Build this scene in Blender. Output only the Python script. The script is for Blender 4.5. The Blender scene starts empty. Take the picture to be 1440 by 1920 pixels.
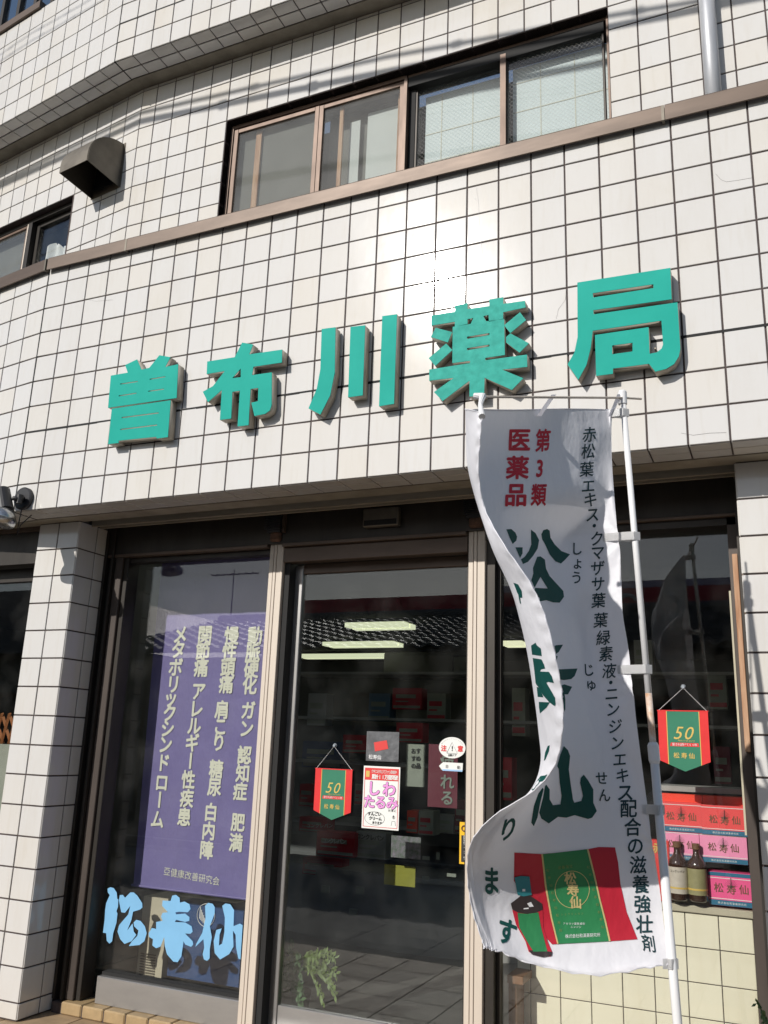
import bpy, bmesh, math, random
from mathutils import Vector, Matrix
from mathutils.bvhtree import BVHTree
random.seed(7)
R = math.radians
S = bpy.context.scene
COL = S.collection
Z0 = 3.995            # height of the brown coping's underside above the pavement
PI = math.pi

# ------------------------------------------------------------ camera, sky, sun
CAMC = Vector((-0.03667, -3.33546, -2.64259 + Z0))
AX = Vector((0.912882, 0.406666, 0.035628)); AY = Vector((-0.072899, 0.248270, -0.965944)); AZ = Vector((-0.401662, 0.879195, 0.256287))
FPX = 1643.336
cd = bpy.data.cameras.new('camera'); cam = bpy.data.objects.new('camera', cd); COL.objects.link(cam)
cd.sensor_fit = 'VERTICAL'; cd.sensor_height = 24.0; cd.lens = 24.0 * FPX / 1920.0
cd.clip_start = 0.05; cd.clip_end = 2000
cam.matrix_world = Matrix(((AX.x, -AY.x, -AZ.x, CAMC.x), (AX.y, -AY.y, -AZ.y, CAMC.y), (AX.z, -AY.z, -AZ.z, CAMC.z), (0, 0, 0, 1)))
S.camera = cam
SUN = Vector((-0.307, -0.811, 0.492)).normalized()
w = bpy.data.worlds.new('World'); S.world = w; w.use_nodes = True
nt = w.node_tree; bg = nt.nodes['Background']
sky = nt.nodes.new('ShaderNodeTexSky'); sky.sky_type = 'NISHITA'; sky.sun_disc = False
sky.sun_elevation = math.asin(SUN.z); sky.sun_rotation = math.atan2(SUN.x, SUN.y); sky.dust_density = 0.8
nt.links.new(sky.outputs[0], bg.inputs[0]); bg.inputs[1].default_value = 0.095
sd = bpy.data.lights.new('sun', 'SUN'); sd.energy = 4.3; sd.angle = R(0.53); sd.color = (1.0, 0.955, 0.895)
so = bpy.data.objects.new('sun', sd); COL.objects.link(so); so.location = (-6, -18, 14)
so.rotation_euler = SUN.to_track_quat('Z', 'Y').to_euler()
S.view_settings.view_transform = 'Standard'; S.view_settings.look = 'None'
S.view_settings.exposure = 0.0; S.view_settings.gamma = 1.0
S.cycles.max_bounces = 8; S.cycles.transparent_max_bounces = 24; S.cycles.glossy_bounces = 4; S.cycles.diffuse_bounces = 4
S.cycles.caustics_reflective = False; S.cycles.caustics_refractive = False

# ------------------------------------------------------------ measuring helpers (photo pixel -> point on a real plane)
def ray(u, v): return AX * ((u - 720) / FPX) + AY * ((v - 960) / FPX) + AZ
def at(u, v, y):
    r = ray(u, v); return CAMC + r * ((y - CAMC.y) / r.y)
def atz(u, v, z):
    r = ray(u, v); return CAMC + r * ((z - CAMC.z) / r.z)

# ------------------------------------------------------------ materials
def mat(name, col, rough=0.5, metal=0.0, var=0.0, nscale=6.0, bump=0.0, bscale=80.0, objvar=0.0, coat=0.0, emit=0.0, spec=0.5, col2=None, nstretch=None):
    m = bpy.data.materials.new(name); m.use_nodes = True
    n = m.node_tree; b = n.nodes['Principled BSDF']; L = n.links.new
    b.inputs['Base Color'].default_value = (*col, 1); b.inputs['Roughness'].default_value = rough
    b.inputs['Metallic'].default_value = metal; b.inputs['Coat Weight'].default_value = coat
    b.inputs['Specular IOR Level'].default_value = spec
    last = None
    tc = n.nodes.new('ShaderNodeTexCoord'); src = tc.outputs['Object']
    if nstretch:
        mp = n.nodes.new('ShaderNodeMapping'); mp.inputs['Scale'].default_value = nstretch; L(src, mp.inputs[0]); src = mp.outputs[0]
    if var > 0:
        t = n.nodes.new('ShaderNodeTexNoise'); t.inputs['Scale'].default_value = nscale; t.inputs['Detail'].default_value = 6
        t.inputs['Roughness'].default_value = 0.62; L(src, t.inputs['Vector'])
        r = n.nodes.new('ShaderNodeValToRGB'); r.color_ramp.elements[0].position = 0.35; r.color_ramp.elements[1].position = 0.68
        c2 = col2 or tuple(c * (1 - var) for c in col)
        r.color_ramp.elements[0].color = (*c2, 1); r.color_ramp.elements[1].color = (*col, 1)
        L(t.outputs[0], r.inputs[0]); last = r.outputs[0]; L(last, b.inputs['Base Color'])
        mr = n.nodes.new('ShaderNodeMapRange'); mr.inputs[3].default_value = min(1, rough + 0.12); mr.inputs[4].default_value = rough
        L(t.outputs[0], mr.inputs[0]); L(mr.outputs[0], b.inputs['Roughness'])
    if objvar > 0:
        oi = n.nodes.new('ShaderNodeObjectInfo'); hs = n.nodes.new('ShaderNodeHueSaturation')
        mr = n.nodes.new('ShaderNodeMapRange'); mr.inputs[3].default_value = 1 - objvar; mr.inputs[4].default_value = 1 + objvar * 0.3
        L(oi.outputs['Random'], mr.inputs[0]); L(mr.outputs[0], hs.inputs['Value'])
        if last is None: hs.inputs['Color'].default_value = (*col, 1)
        else: L(last, hs.inputs['Color'])
        L(hs.outputs[0], b.inputs['Base Color'])
    if bump > 0:
        t = n.nodes.new('ShaderNodeTexNoise'); t.inputs['Scale'].default_value = bscale; t.inputs['Detail'].default_value = 3; L(tc.outputs['Object'], t.inputs['Vector'])
        bp = n.nodes.new('ShaderNodeBump'); bp.inputs['Strength'].default_value = bump; bp.inputs['Distance'].default_value = 0.002
        L(t.outputs[0], bp.inputs['Height']); L(bp.outputs[0], b.inputs['Normal'])
    if emit > 0:
        b.inputs['Emission Color'].default_value = (*col, 1); b.inputs['Emission Strength'].default_value = emit
    return m

def tile_mat(name, white, cream, rough=0.2, coat=0.0):
    m = bpy.data.materials.new(name); m.use_nodes = True; n = m.node_tree; b = n.nodes['Principled BSDF']; L = n.links.new
    oi = n.nodes.new('ShaderNodeObjectInfo'); r = n.nodes.new('ShaderNodeValToRGB')
    r.color_ramp.elements[0].color = (*white, 1); r.color_ramp.elements[1].color = (*cream, 1)
    r.color_ramp.elements[0].position = 0.45; r.color_ramp.elements[1].position = 1.0
    L(oi.outputs['Random'], r.inputs[0])
    g = n.nodes.new('ShaderNodeNewGeometry')
    t = n.nodes.new('ShaderNodeTexNoise'); t.inputs['Scale'].default_value = 1.7; t.inputs['Detail'].default_value = 8; t.inputs['Roughness'].default_value = 0.7
    mp = n.nodes.new('ShaderNodeMapping'); mp.inputs['Scale'].default_value = (1.6, 1.6, 0.45); L(g.outputs['Position'], mp.inputs[0]); L(mp.outputs[0], t.inputs['Vector'])
    st = n.nodes.new('ShaderNodeValToRGB'); st.color_ramp.elements[0].position = 0.30; st.color_ramp.elements[0].color = (0.80, 0.75, 0.66, 1)
    st.color_ramp.elements[1].position = 0.52; st.color_ramp.elements[1].color = (1, 1, 1, 1); L(t.outputs[0], st.inputs[0])
    mx = n.nodes.new('ShaderNodeMix'); mx.data_type = 'RGBA'; mx.blend_type = 'MULTIPLY'; mx.inputs[0].default_value = 0.26
    L(r.outputs[0], mx.inputs[6]); L(st.outputs[0], mx.inputs[7])
    # fine rain streaks and hairline grime
    t2 = n.nodes.new('ShaderNodeTexNoise'); t2.inputs['Scale'].default_value = 14; t2.inputs['Detail'].default_value = 9
    mp2 = n.nodes.new('ShaderNodeMapping'); mp2.inputs['Scale'].default_value = (3, 3, 0.35); L(g.outputs['Position'], mp2.inputs[0]); L(mp2.outputs[0], t2.inputs['Vector'])
    s2 = n.nodes.new('ShaderNodeValToRGB'); s2.color_ramp.elements[0].position = 0.34; s2.color_ramp.elements[0].color = (0.86, 0.82, 0.74, 1)
    s2.color_ramp.elements[1].position = 0.46; s2.color_ramp.elements[1].color = (1, 1, 1, 1); L(t2.outputs[0], s2.inputs[0])
    m2 = n.nodes.new('ShaderNodeMix'); m2.data_type = 'RGBA'; m2.blend_type = 'MULTIPLY'; m2.inputs[0].default_value = 0.16
    L(mx.outputs[2], m2.inputs[6]); L(s2.outputs[0], m2.inputs[7]); L(m2.outputs[2], b.inputs['Base Color'])
    rr = n.nodes.new('ShaderNodeMapRange'); rr.inputs[3].default_value = rough + 0.03; rr.inputs[4].default_value = rough
    L(t2.outputs[0], rr.inputs[0]); L(rr.outputs[0], b.inputs['Roughness'])
    # slightly wavy glaze
    w3 = n.nodes.new('ShaderNodeTexNoise'); w3.inputs['Scale'].default_value = 9; L(g.outputs['Position'], w3.inputs['Vector'])
    bp = n.nodes.new('ShaderNodeBump'); bp.inputs['Strength'].default_value = 0.08; bp.inputs['Distance'].default_value = 0.004
    L(w3.outputs[0], bp.inputs['Height']); L(bp.outputs[0], b.inputs['Normal'])
    return m

def glass_mat(name, tint=(0.80, 0.86, 0.85), ior=1.5, dirt=0.03, wire=False, frost=0.0):
    m = bpy.data.materials.new(name); m.use_nodes = True; n = m.node_tree; L = n.links.new
    n.nodes.remove(n.nodes['Principled BSDF']); out = n.nodes['Material Output']
    tr = n.nodes.new('ShaderNodeBsdfTransparent'); tr.inputs[0].default_value = (*tint, 1)
    gl = n.nodes.new('ShaderNodeBsdfGlossy'); gl.inputs['Roughness'].default_value = 0.0 if not frost else 0.05
    fr = n.nodes.new('ShaderNodeFresnel'); ge = n.nodes.new('ShaderNodeNewGeometry'); io = n.nodes.new('ShaderNodeMapRange')   # thin pane: same reflectance from both faces
    io.inputs[3].default_value = ior; io.inputs[4].default_value = 1 / ior; L(ge.outputs['Backfacing'], io.inputs[0]); L(io.outputs[0], fr.inputs[0])
    mx = n.nodes.new('ShaderNodeMixShader'); L(fr.outputs[0], mx.inputs[0]); L(tr.outputs[0], mx.inputs[1]); L(gl.outputs[0], mx.inputs[2])
    df = n.nodes.new('ShaderNodeBsdfDiffuse'); df.inputs[0].default_value = (0.55, 0.55, 0.52, 1)
    tc = n.nodes.new('ShaderNodeTexCoord'); no = n.nodes.new('ShaderNodeTexNoise'); no.inputs['Scale'].default_value = 5; no.inputs['Detail'].default_value = 10
    L(tc.outputs['Object'], no.inputs['Vector'])
    mr = n.nodes.new('ShaderNodeMapRange'); mr.inputs[1].default_value = 0.45; mr.inputs[2].default_value = 0.8; mr.inputs[3].default_value = frost; mr.inputs[4].default_value = dirt + frost
    L(no.outputs[0], mr.inputs[0]); fac = mr.outputs[0]
    if wire:
        sp = n.nodes.new('ShaderNodeSeparateXYZ'); L(tc.outputs['Object'], sp.inputs[0])
        prev = None
        for sg in (1, -1):
            a = n.nodes.new('ShaderNodeMath'); a.operation = 'MULTIPLY'; a.inputs[1].default_value = sg; L(sp.outputs['Z'], a.inputs[0])
            c = n.nodes.new('ShaderNodeMath'); c.operation = 'ADD'; L(a.outputs[0], c.inputs[0]); L(sp.outputs['X'], c.inputs[1])
            d = n.nodes.new('ShaderNodeMath'); d.operation = 'PINGPONG'; d.inputs[1].default_value = 0.0135; L(c.outputs[0], d.inputs[0])
            e = n.nodes.new('ShaderNodeMath'); e.operation = 'LESS_THAN'; e.inputs[1].default_value = 0.0009; L(d.outputs[0], e.inputs[0])
            if prev is None: prev = e
            else:
                x = n.nodes.new('ShaderNodeMath'); x.operation = 'MAXIMUM'; L(prev.outputs[0], x.inputs[0]); L(e.outputs[0], x.inputs[1]); prev = x
        y = n.nodes.new('ShaderNodeMath'); y.operation = 'MULTIPLY'; y.inputs[1].default_value = 0.26; L(prev.outputs[0], y.inputs[0])
        z = n.nodes.new('ShaderNodeMath'); z.operation = 'MAXIMUM'; L(y.outputs[0], z.inputs[0]); L(fac, z.inputs[1]); fac = z.outputs[0]
    m2 = n.nodes.new('ShaderNodeMixShader'); L(fac, m2.inputs[0]); L(mx.outputs[0], m2.inputs[1]); L(df.outputs[0], m2.inputs[2])
    L(m2.outputs[0], out.inputs[0]); return m

def cloth_mat(name, col, trans=0.35, rough=0.45):
    m = bpy.data.materials.new(name); m.use_nodes = True; n = m.node_tree; L = n.links.new
    n.nodes.remove(n.nodes['Principled BSDF']); out = n.nodes['Material Output']
    d = n.nodes.new('ShaderNodeBsdfDiffuse'); t = n.nodes.new('ShaderNodeBsdfTranslucent'); g = n.nodes.new('ShaderNodeBsdfGlossy')
    for x in (d, t): x.inputs[0].default_value = (*col, 1)
    g.inputs['Roughness'].default_value = rough
    tc = n.nodes.new('ShaderNodeTexCoord'); no = n.nodes.new('ShaderNodeTexNoise'); no.inputs['Scale'].default_value = 7; no.inputs['Detail'].default_value = 4
    mp = n.nodes.new('ShaderNodeMapping'); mp.inputs['Scale'].default_value = (1, 1, 0.6); L(tc.outputs['Object'], mp.inputs[0]); L(mp.outputs[0], no.inputs['Vector'])
    bp = n.nodes.new('ShaderNodeBump'); bp.inputs['Strength'].default_value = 0.6; bp.inputs['Distance'].default_value = 0.025; L(no.outputs[0], bp.inputs['Height'])
    for x in (d, g): L(bp.outputs[0], x.inputs['Normal'])
    a = n.nodes.new('ShaderNodeMixShader'); a.inputs[0].default_value = trans; L(d.outputs[0], a.inputs[1]); L(t.outputs[0], a.inputs[2])
    b = n.nodes.new('ShaderNodeMixShader'); b.inputs[0].default_value = 0.035; L(a.outputs[0], b.inputs[1]); L(g.outputs[0], b.inputs[2])
    L(b.outputs[0], out.inputs[0]); return m

M = {}
M['tile'] = tile_mat('white_glazed_tile', (0.61, 0.60, 0.582), (0.62, 0.595, 0.55), 0.062)
M['cream_tile'] = tile_mat('cream_glazed_tile', (0.80, 0.765, 0.60), (0.78, 0.74, 0.57), 0.3)
M['grout'] = mat('dark_grout', (0.09, 0.07, 0.067), 0.9, var=0.35, nscale=20, bump=0.4)
M['concrete'] = mat('soffit_board', (0.36, 0.325, 0.26), 0.85, var=0.35, nscale=5, bump=0.3)
M['coping'] = mat('brown_aluminium', (0.125, 0.09, 0.068), 0.42, 0.35, var=0.25, nscale=4, nstretch=(0.6, 1, 3))
M['trimbeige'] = mat('dusty_beige_trim', (0.42, 0.37, 0.29), 0.6, 0.1, var=0.4, nscale=5, nstretch=(.4, 1, 3))
M['bronze2'] = mat('brown_grey_jamb', (0.085, 0.068, 0.058), 0.45, 0.3, var=0.3, nscale=8, nstretch=(1, 1, .3))
M['bronze'] = mat('dark_bronze', (0.052, 0.046, 0.04), 0.42, 0.55, var=0.3, nscale=8, nstretch=(1, 1, .3))
M['bronze_l'] = mat('bronze_frame', (0.175, 0.118, 0.088), 0.45, 0.3, var=0.25, nscale=14, nstretch=(1, 1, .3))
M['dark'] = mat('black_gap', (0.012, 0.012, 0.012), 0.8)
M['post'] = mat('beige_post_metal', (0.62, 0.545, 0.46), 0.45, 0.05, var=0.12, nscale=9, nstretch=(2, 2, .15))
M['steel'] = mat('aluminium', (0.45, 0.44, 0.43), 0.33, 0.8, var=0.25, nscale=5, nstretch=(.3, 1, 1))
M['rust'] = mat('rusty_metal', (0.20, 0.105, 0.065), 0.85, 0.1, var=0.7, nscale=18, bump=0.8, col2=(0.045, 0.03, 0.025))
M['teal'] = mat('teal_sign_face', (0.009, 0.36, 0.29), 0.55, 0, var=0.1, nscale=4, spec=0.15)
M['teal_crack'] = mat('peeling_teal_sign_face', (0.009, 0.36, 0.29), 0.5, 0, var=0.22, nscale=30, bump=0.7, bscale=38, spec=0.2)
M['signside'] = mat('letter_side_metal', (0.47, 0.43, 0.36), 0.5, 0.15, var=0.25, nscale=10)
M['glass'] = glass_mat('shop_glass', (0.965, 0.97, 0.965), 1.55, 0.02)
M['glassd'] = glass_mat('tinted_shop_glass', (0.88, 0.91, 0.915), 1.6, 0.02)
M['glassu'] = glass_mat('grey_window_glass', (0.93, 0.94, 0.93), 1.5, 0.03, frost=0.06)
M['wireglass'] = glass_mat('wired_glass', (0.96, 0.98, 0.98), 1.45, 0.015, wire=True)
M['banner'] = cloth_mat('white_banner_cloth', (0.80, 0.80, 0.84), 0.20)
M['green_ink'] = cloth_mat('dark_green_ink', (0.008, 0.085, 0.075), 0.2)
M['navy_ink'] = cloth_mat('navy_ink', (0.015, 0.05, 0.06), 0.12)
M['red_ink'] = cloth_mat('red_ink', (0.62, 0.02, 0.045), 0.12)
M['carton_red'] = cloth_mat('printed_red', (0.50, 0.02, 0.04), 0.1)
M['print_green'] = cloth_mat('printed_green', (0.03, 0.22, 0.08), 0.1)
M['gold_ink'] = cloth_mat('gold_ink', (0.62, 0.50, 0.22), 0.1)
M['gold_dim'] = cloth_mat('dull_gold_ink', (0.20, 0.30, 0.10), 0.1)
M['white_ink'] = cloth_mat('white_ink', (0.8, 0.8, 0.8), 0.1)
M['capteal'] = cloth_mat('printed_teal_cap', (0.03, 0.22, 0.25), 0.1)
M['printbrown'] = cloth_mat('printed_brown_glass', (0.04, 0.03, 0.03), 0.1)
M['white_plastic'] = mat('white_plastic_pole', (0.78, 0.78, 0.78), 0.3, var=0.1, nscale=3, nstretch=(1, 1, .5))
M['polerust'] = mat('rust_stained_pole', (0.76, 0.75, 0.72), 0.4, var=0.5, nscale=26, col2=(0.55, 0.33, 0.2))
M['purple'] = cloth_mat('purple_cloth', (0.17, 0.15, 0.33), 0.05, 0.6)
M['cream_ink'] = mat('cream_print', (0.62, 0.63, 0.52), 0.7)
M['skyblue'] = mat('light_blue_sticker', (0.20, 0.46, 0.72), 0.5, var=0.12, nscale=5)
M['sticker_white'] = mat('white_paper', (0.74, 0.75, 0.72), 0.6)
M['pink'] = mat('pink_print', (0.70, 0.28, 0.62), 0.6)
M['black'] = mat('black_print', (0.02, 0.02, 0.02), 0.6)
M['black_metal'] = mat('black_painted_metal', (0.03, 0.03, 0.033), 0.4, 0.2, var=0.3, nscale=12)
M['red'] = mat('red_print', (0.62, 0.04, 0.035), 0.55)
M['orange_red'] = mat('orange_red_carton', (0.80, 0.055, 0.02), 0.5)
M['coral'] = mat('coral_carton', (0.80, 0.07, 0.07), 0.5)
M['lightpink'] = mat('light_pink_carton', (0.83, 0.28, 0.46), 0.5)
M['hotpink'] = mat('hot_pink_carton', (0.80, 0.10, 0.27), 0.5)
M['tealblue'] = mat('teal_blue_band', (0.02, 0.14, 0.24), 0.5)
M['navycarton'] = mat('grey_blue_carton_top', (0.10, 0.17, 0.24), 0.5)
M['green'] = mat('pennant_green', (0.03, 0.19, 0.11), 0.7, var=0.1, nscale=12)
M['pred'] = mat('pennant_red', (0.68, 0.03, 0.03), 0.7, var=0.1, nscale=12)
M['gold'] = mat('gold_print', (0.60, 0.42, 0.10), 0.5)
M['yellow'] = mat('yellow_print', (0.80, 0.46, 0.01), 0.5)
M['brownglass'] = mat('brown_bottle_glass', (0.035, 0.014, 0.008), 0.08, coat=0.6)
M['label1'] = mat('pale_bottle_label', (0.55, 0.50, 0.42), 0.6, var=0.15, nscale=30)
M['label2'] = mat('olive_bottle_label', (0.30, 0.28, 0.14), 0.55, var=0.2, nscale=25)
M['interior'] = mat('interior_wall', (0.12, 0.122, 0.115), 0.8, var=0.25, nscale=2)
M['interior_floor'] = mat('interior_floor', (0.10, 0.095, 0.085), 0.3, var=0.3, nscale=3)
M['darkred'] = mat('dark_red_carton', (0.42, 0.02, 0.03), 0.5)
M['counter'] = mat('grey_counter', (0.34, 0.34, 0.32), 0.45, var=0.15, nscale=4)
M['tube'] = mat('fluorescent_tube', (0.86, 0.87, 0.58), 0.5, emit=1.0)
M['tube2'] = mat('bright_fluorescent_tube', (0.90, 0.95, 0.80), 0.5, emit=1.6)  # glow of the added, unseen fill lights near the glass
M['navy'] = mat('navy_panel', (0.012, 0.055, 0.17), 0.5, var=0.2, nscale=6)
M['cream_panel'] = mat('cream_panel', (0.50, 0.46, 0.34), 0.6, var=0.15, nscale=6)
M['step'] = mat('ochre_step_tile', (0.50, 0.355, 0.185), 0.5, var=0.25, nscale=16, objvar=0.2)
M['terracotta'] = mat('tan_floor_tile', (0.42, 0.30, 0.18), 0.55, var=0.3, nscale=12, objvar=0.2, bump=0.2)
M['asphalt'] = mat('asphalt', (0.10, 0.10, 0.10), 0.9, var=0.3, nscale=2, bump=0.6, bscale=120)
M['paver'] = mat('grey_paver', (0.42, 0.40, 0.37), 0.85, var=0.25, nscale=9, objvar=0.25, bump=0.3)
M['roadpaint'] = mat('white_road_paint', (0.6, 0.6, 0.58), 0.7, var=0.3, nscale=20)
M['kawara'] = mat('grey_roof_tile', (0.17, 0.175, 0.185), 0.5, 0.0, var=0.2, nscale=5)
M['plaster'] = mat('beige_house_wall', (0.34, 0.31, 0.25), 0.85, var=0.2, nscale=3)
M['timber'] = mat('brown_timber', (0.20, 0.10, 0.045), 0.6, var=0.4, nscale=14, nstretch=(1, 1, .2))
M['orangewood'] = mat('orange_lattice_wood', (0.42, 0.16, 0.05), 0.6, var=0.25, nscale=14, nstretch=(1, 1, .2))
M['palewood'] = mat('pale_jamb_wood', (0.55, 0.36, 0.23), 0.7, var=0.5, nscale=8, nstretch=(4, 4, .4), col2=(0.30, 0.13, 0.06))
M['signred'] = mat('red_signboard', (0.85, 0.06, 0.10), 0.6, var=0.15, nscale=2)
M['lilac'] = mat('lilac_sign_band', (0.75, 0.62, 0.80), 0.6)
M['stainless'] = mat('stainless_hood', (0.19, 0.17, 0.14), 0.5, 0.6, var=0.35, nscale=6)
M['galv'] = mat('pale_grey_downpipe', (0.50, 0.515, 0.545), 0.4, 0.25, var=0.22, nscale=12, nstretch=(3, 3, .3))
M['innerboard'] = mat('pale_green_inner_panel', (0.57, 0.61, 0.605), 0.7, var=0.07, nscale=3)
M['tanline'] = mat('tan_joint', (0.50, 0.48, 0.40), 0.8)
M['greyblind'] = mat('grey_blind', (0.15, 0.153, 0.142), 0.8, var=0.12, nscale=3)
M['curtain'] = mat('white_lace_curtain', (0.75, 0.78, 0.77), 0.8, var=0.2, nscale=9)
M['silver'] = mat('silvered_bulb_glass', (0.62, 0.63, 0.64), 0.18, 0.85, var=0.45, nscale=18, col2=(0.25, 0.25, 0.24))
M['rubber'] = mat('black_rubber', (0.02, 0.02, 0.02), 0.5)
M['leaf'] = mat('green_leaf', (0.09, 0.17, 0.06), 0.5, var=0.4, nscale=15)
M['leaf2'] = mat('yellow_green_frond', (0.20, 0.27, 0.07), 0.5, var=0.4, nscale=15)
M['pot'] = mat('dark_plant_pot', (0.05, 0.04, 0.035), 0.6)
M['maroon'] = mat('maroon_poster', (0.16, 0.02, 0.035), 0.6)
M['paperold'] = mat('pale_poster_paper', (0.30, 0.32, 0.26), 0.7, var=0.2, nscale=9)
M['string'] = mat('white_string', (0.75, 0.75, 0.75), 0.6)
M['suction'] = mat('clear_suction_cup', (0.45, 0.5, 0.55), 0.1, 0.3)
M['foil'] = mat('clear_sample_packet', (0.40, 0.41, 0.43), 0.15, 0.6, var=0.5, nscale=16, bump=1.0, bscale=30)
M['bluefade'] = mat('pale_blue_sticker', (0.30, 0.50, 0.75), 0.5)
M['fadedcol'] = mat('faded_flyer', (0.34, 0.27, 0.32), 0.7, var=0.6, nscale=40, col2=(0.12, 0.16, 0.10))
M['yellowfly'] = mat('yellow_flyer', (0.36, 0.33, 0.04), 0.7, var=0.2, nscale=12)

# ------------------------------------------------------------ object helpers
ORG = {}
def tag(o, label=None, cat=None, group=None, kind=None):
    if label: o['label'] = label
    if cat: o['category'] = cat
    if group: o['group'] = group
    if kind: o['kind'] = kind
    return o
def thing(name, loc, label=None, cat=None, group=None, kind=None):
    o = bpy.data.objects.new(name, None); COL.objects.link(o); o.location = loc; o.empty_display_size = 0.1
    ORG[o] = Vector(loc); return tag(o, label, cat, group, kind)
def link(name, me, parent=None, label=None, cat=None, group=None, kind=None, org=None, loc=None):
    o = bpy.data.objects.new(name, me); COL.objects.link(o)
    if parent is not None:
        o.parent = parent; ORG[o] = ORG[parent]
    else:
        ORG[o] = Vector(org) if org is not None else Vector((0, 0, 0)); o.location = ORG[o]
    return tag(o, label, cat, group, kind)
def mesh(name, bm, m, parent=None, smooth=False, **k):
    """bm in world coordinates -> one object"""
    if parent is not None: o0 = ORG[parent]
    elif k.get('org') is not None: o0 = Vector(k['org'])
    else:
        vs = [v.co for v in bm.verts]
        o0 = Vector((sum(v.x for v in vs) / len(vs), sum(v.y for v in vs) / len(vs), min(v.z for v in vs)))
        k['org'] = o0
    bmesh.ops.translate(bm, verts=bm.verts, vec=-o0)
    bmesh.ops.recalc_face_normals(bm, faces=bm.faces)
    me = bpy.data.meshes.new(name); bm.to_mesh(me); bm.free()
    for mm in (m if isinstance(m, (list, tuple)) else [m]): me.materials.append(mm)
    if smooth:
        for p in me.polygons: p.use_smooth = True
    return link(name, me, parent, **k)

class Frame:
    """local x along a wall, y into the building, z up (z relative to the coping)"""
    def __init__(s, x, y, rz=0.0): s.x, s.y, s.rz = x, y, rz; s.c, s.s = math.cos(rz), math.sin(rz)
    def __call__(s, x, y, z): return Vector((s.x + x * s.c - y * s.s, s.y + x * s.s + y * s.c, z + Z0))
TH = R(8.4)
MAIN = Frame(0, 0); UP = Frame(0, 0.567); PAR = Frame(0, 0.298)
FL = Frame(-3.75, 0, -TH); UL = Frame(-3.75, 0.567, -TH); PL = Frame(-3.775, 0.298, -TH)

def box(bm, a, b, F=MAIN, bev=0.0, mi=0):
    (x0, y0, z0), (x1, y1, z1) = a, b
    vs = [bm.verts.new(F(x, y, z)) for x in (x0, x1) for y in (y0, y1) for z in (z0, z1)]
    fs = [bm.faces.new([vs[i] for i in q]) for q in ((0, 1, 3, 2), (4, 6, 7, 5), (0, 4, 5, 1), (2, 3, 7, 6), (0, 2, 6, 4), (1, 5, 7, 3))]
    for f in fs: f.material_index = mi
    if bev:
        r = bmesh.ops.bevel(bm, geom=list({e for f in fs for e in f.edges}), offset=bev, segments=1, affect='EDGES')
    return bm
def B(*a, **k): bm = bmesh.new(); box(bm, *a, **k); return bm
def boxes(L, F=MAIN, bev=0.0):
    bm = bmesh.new()
    for a, b in L: box(bm, a, b, F, bev)
    return bm
def prism(bm, pts, y0, y1, F=MAIN):
    """pts (x,z) polygon extruded in y"""
    n = len(pts)
    f = [bm.verts.new(F(x, y0, z)) for x, z in pts]; k = [bm.verts.new(F(x, y1, z)) for x, z in pts]
    bm.faces.new(f); bm.faces.new(list(reversed(k)))
    for i in range(n): bm.faces.new((f[i], k[i], k[(i + 1) % n], f[(i + 1) % n]))
    return bm
def tube(bm, pts, r, seg=10, cap=True):
    pts = [Vector(p) for p in pts]; rs = r if isinstance(r, (list, tuple)) else [r] * len(pts); rings = []
    for i, p in enumerate(pts):
        d = (pts[min(i + 1, len(pts) - 1)] - pts[max(i - 1, 0)]).normalized()
        up = Vector((0, 0, 1)) if abs(d.z) < 0.9 else Vector((1, 0, 0))
        a = d.cross(up).normalized(); b = d.cross(a)
        rings.append([bm.verts.new(p + (a * math.cos(2 * PI * k / seg) + b * math.sin(2 * PI * k / seg)) * rs[i]) for k in range(seg)])
    for i in range(len(rings) - 1):
        for k in range(seg): bm.faces.new((rings[i][k], rings[i][(k + 1) % seg], rings[i + 1][(k + 1) % seg], rings[i + 1][k]))
    if cap: bm.faces.new(list(reversed(rings[0]))); bm.faces.new(rings[-1])
    return bm
def T(pts, r, seg=10): return tube(bmesh.new(), pts, r, seg)
def wv(x, y, z): return Vector((x, y, z + Z0))

# ---- text and traced print
_g = {}
_cu = bpy.data.curves.new('type', 'FONT'); _to = bpy.data.objects.new('type', _cu); COL.objects.link(_to)
def glyph(ch, bold=0.0, res=3):
    k = (ch, bold, res)
    if k not in _g:
        _cu.body = ch; _cu.offset = bold; _cu.resolution_u = res
        bpy.context.view_layer.update()
        me = bpy.data.meshes.new_from_object(_to.evaluated_get(bpy.context.evaluated_depsgraph_get()))
        vs = [(v.co.x, v.co.y) for v in me.vertices]; fs = [tuple(p.vertices) for p in me.polygons]
        bpy.data.meshes.remove(me)
        if vs:
            cjk = ord(ch[0]) > 0x2000
            cx = 0.49 if cjk else (min(v[0] for v in vs) + max(v[0] for v in vs)) / 2
            vs = [(x - cx, y - 0.37) for x, y in vs]
        _g[k] = (vs, fs)
    return _g[k]
def put_glyphs(bm, items, fn, bold=0.02, res=3):
    # heavier weights are built from a few slightly shifted copies of the outline
    if bold > 0.012:
        n_ = 4 if bold < .03 else 6; k_ = 0
        for j in range(n_):
            dx, dy = bold * .8 * math.cos(2 * PI * j / n_ + .4), bold * .8 * math.sin(2 * PI * j / n_ + .4)
            _pg(bm, [(c_, cx + ex[0] * dx + ey[0] * dy, cy + ex[1] * dx + ey[1] * dy, ex, ey) for c_, cx, cy, ex, ey in items], fn, res, j * .00004)
    else: _pg(bm, items, fn, res, 0)
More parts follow.
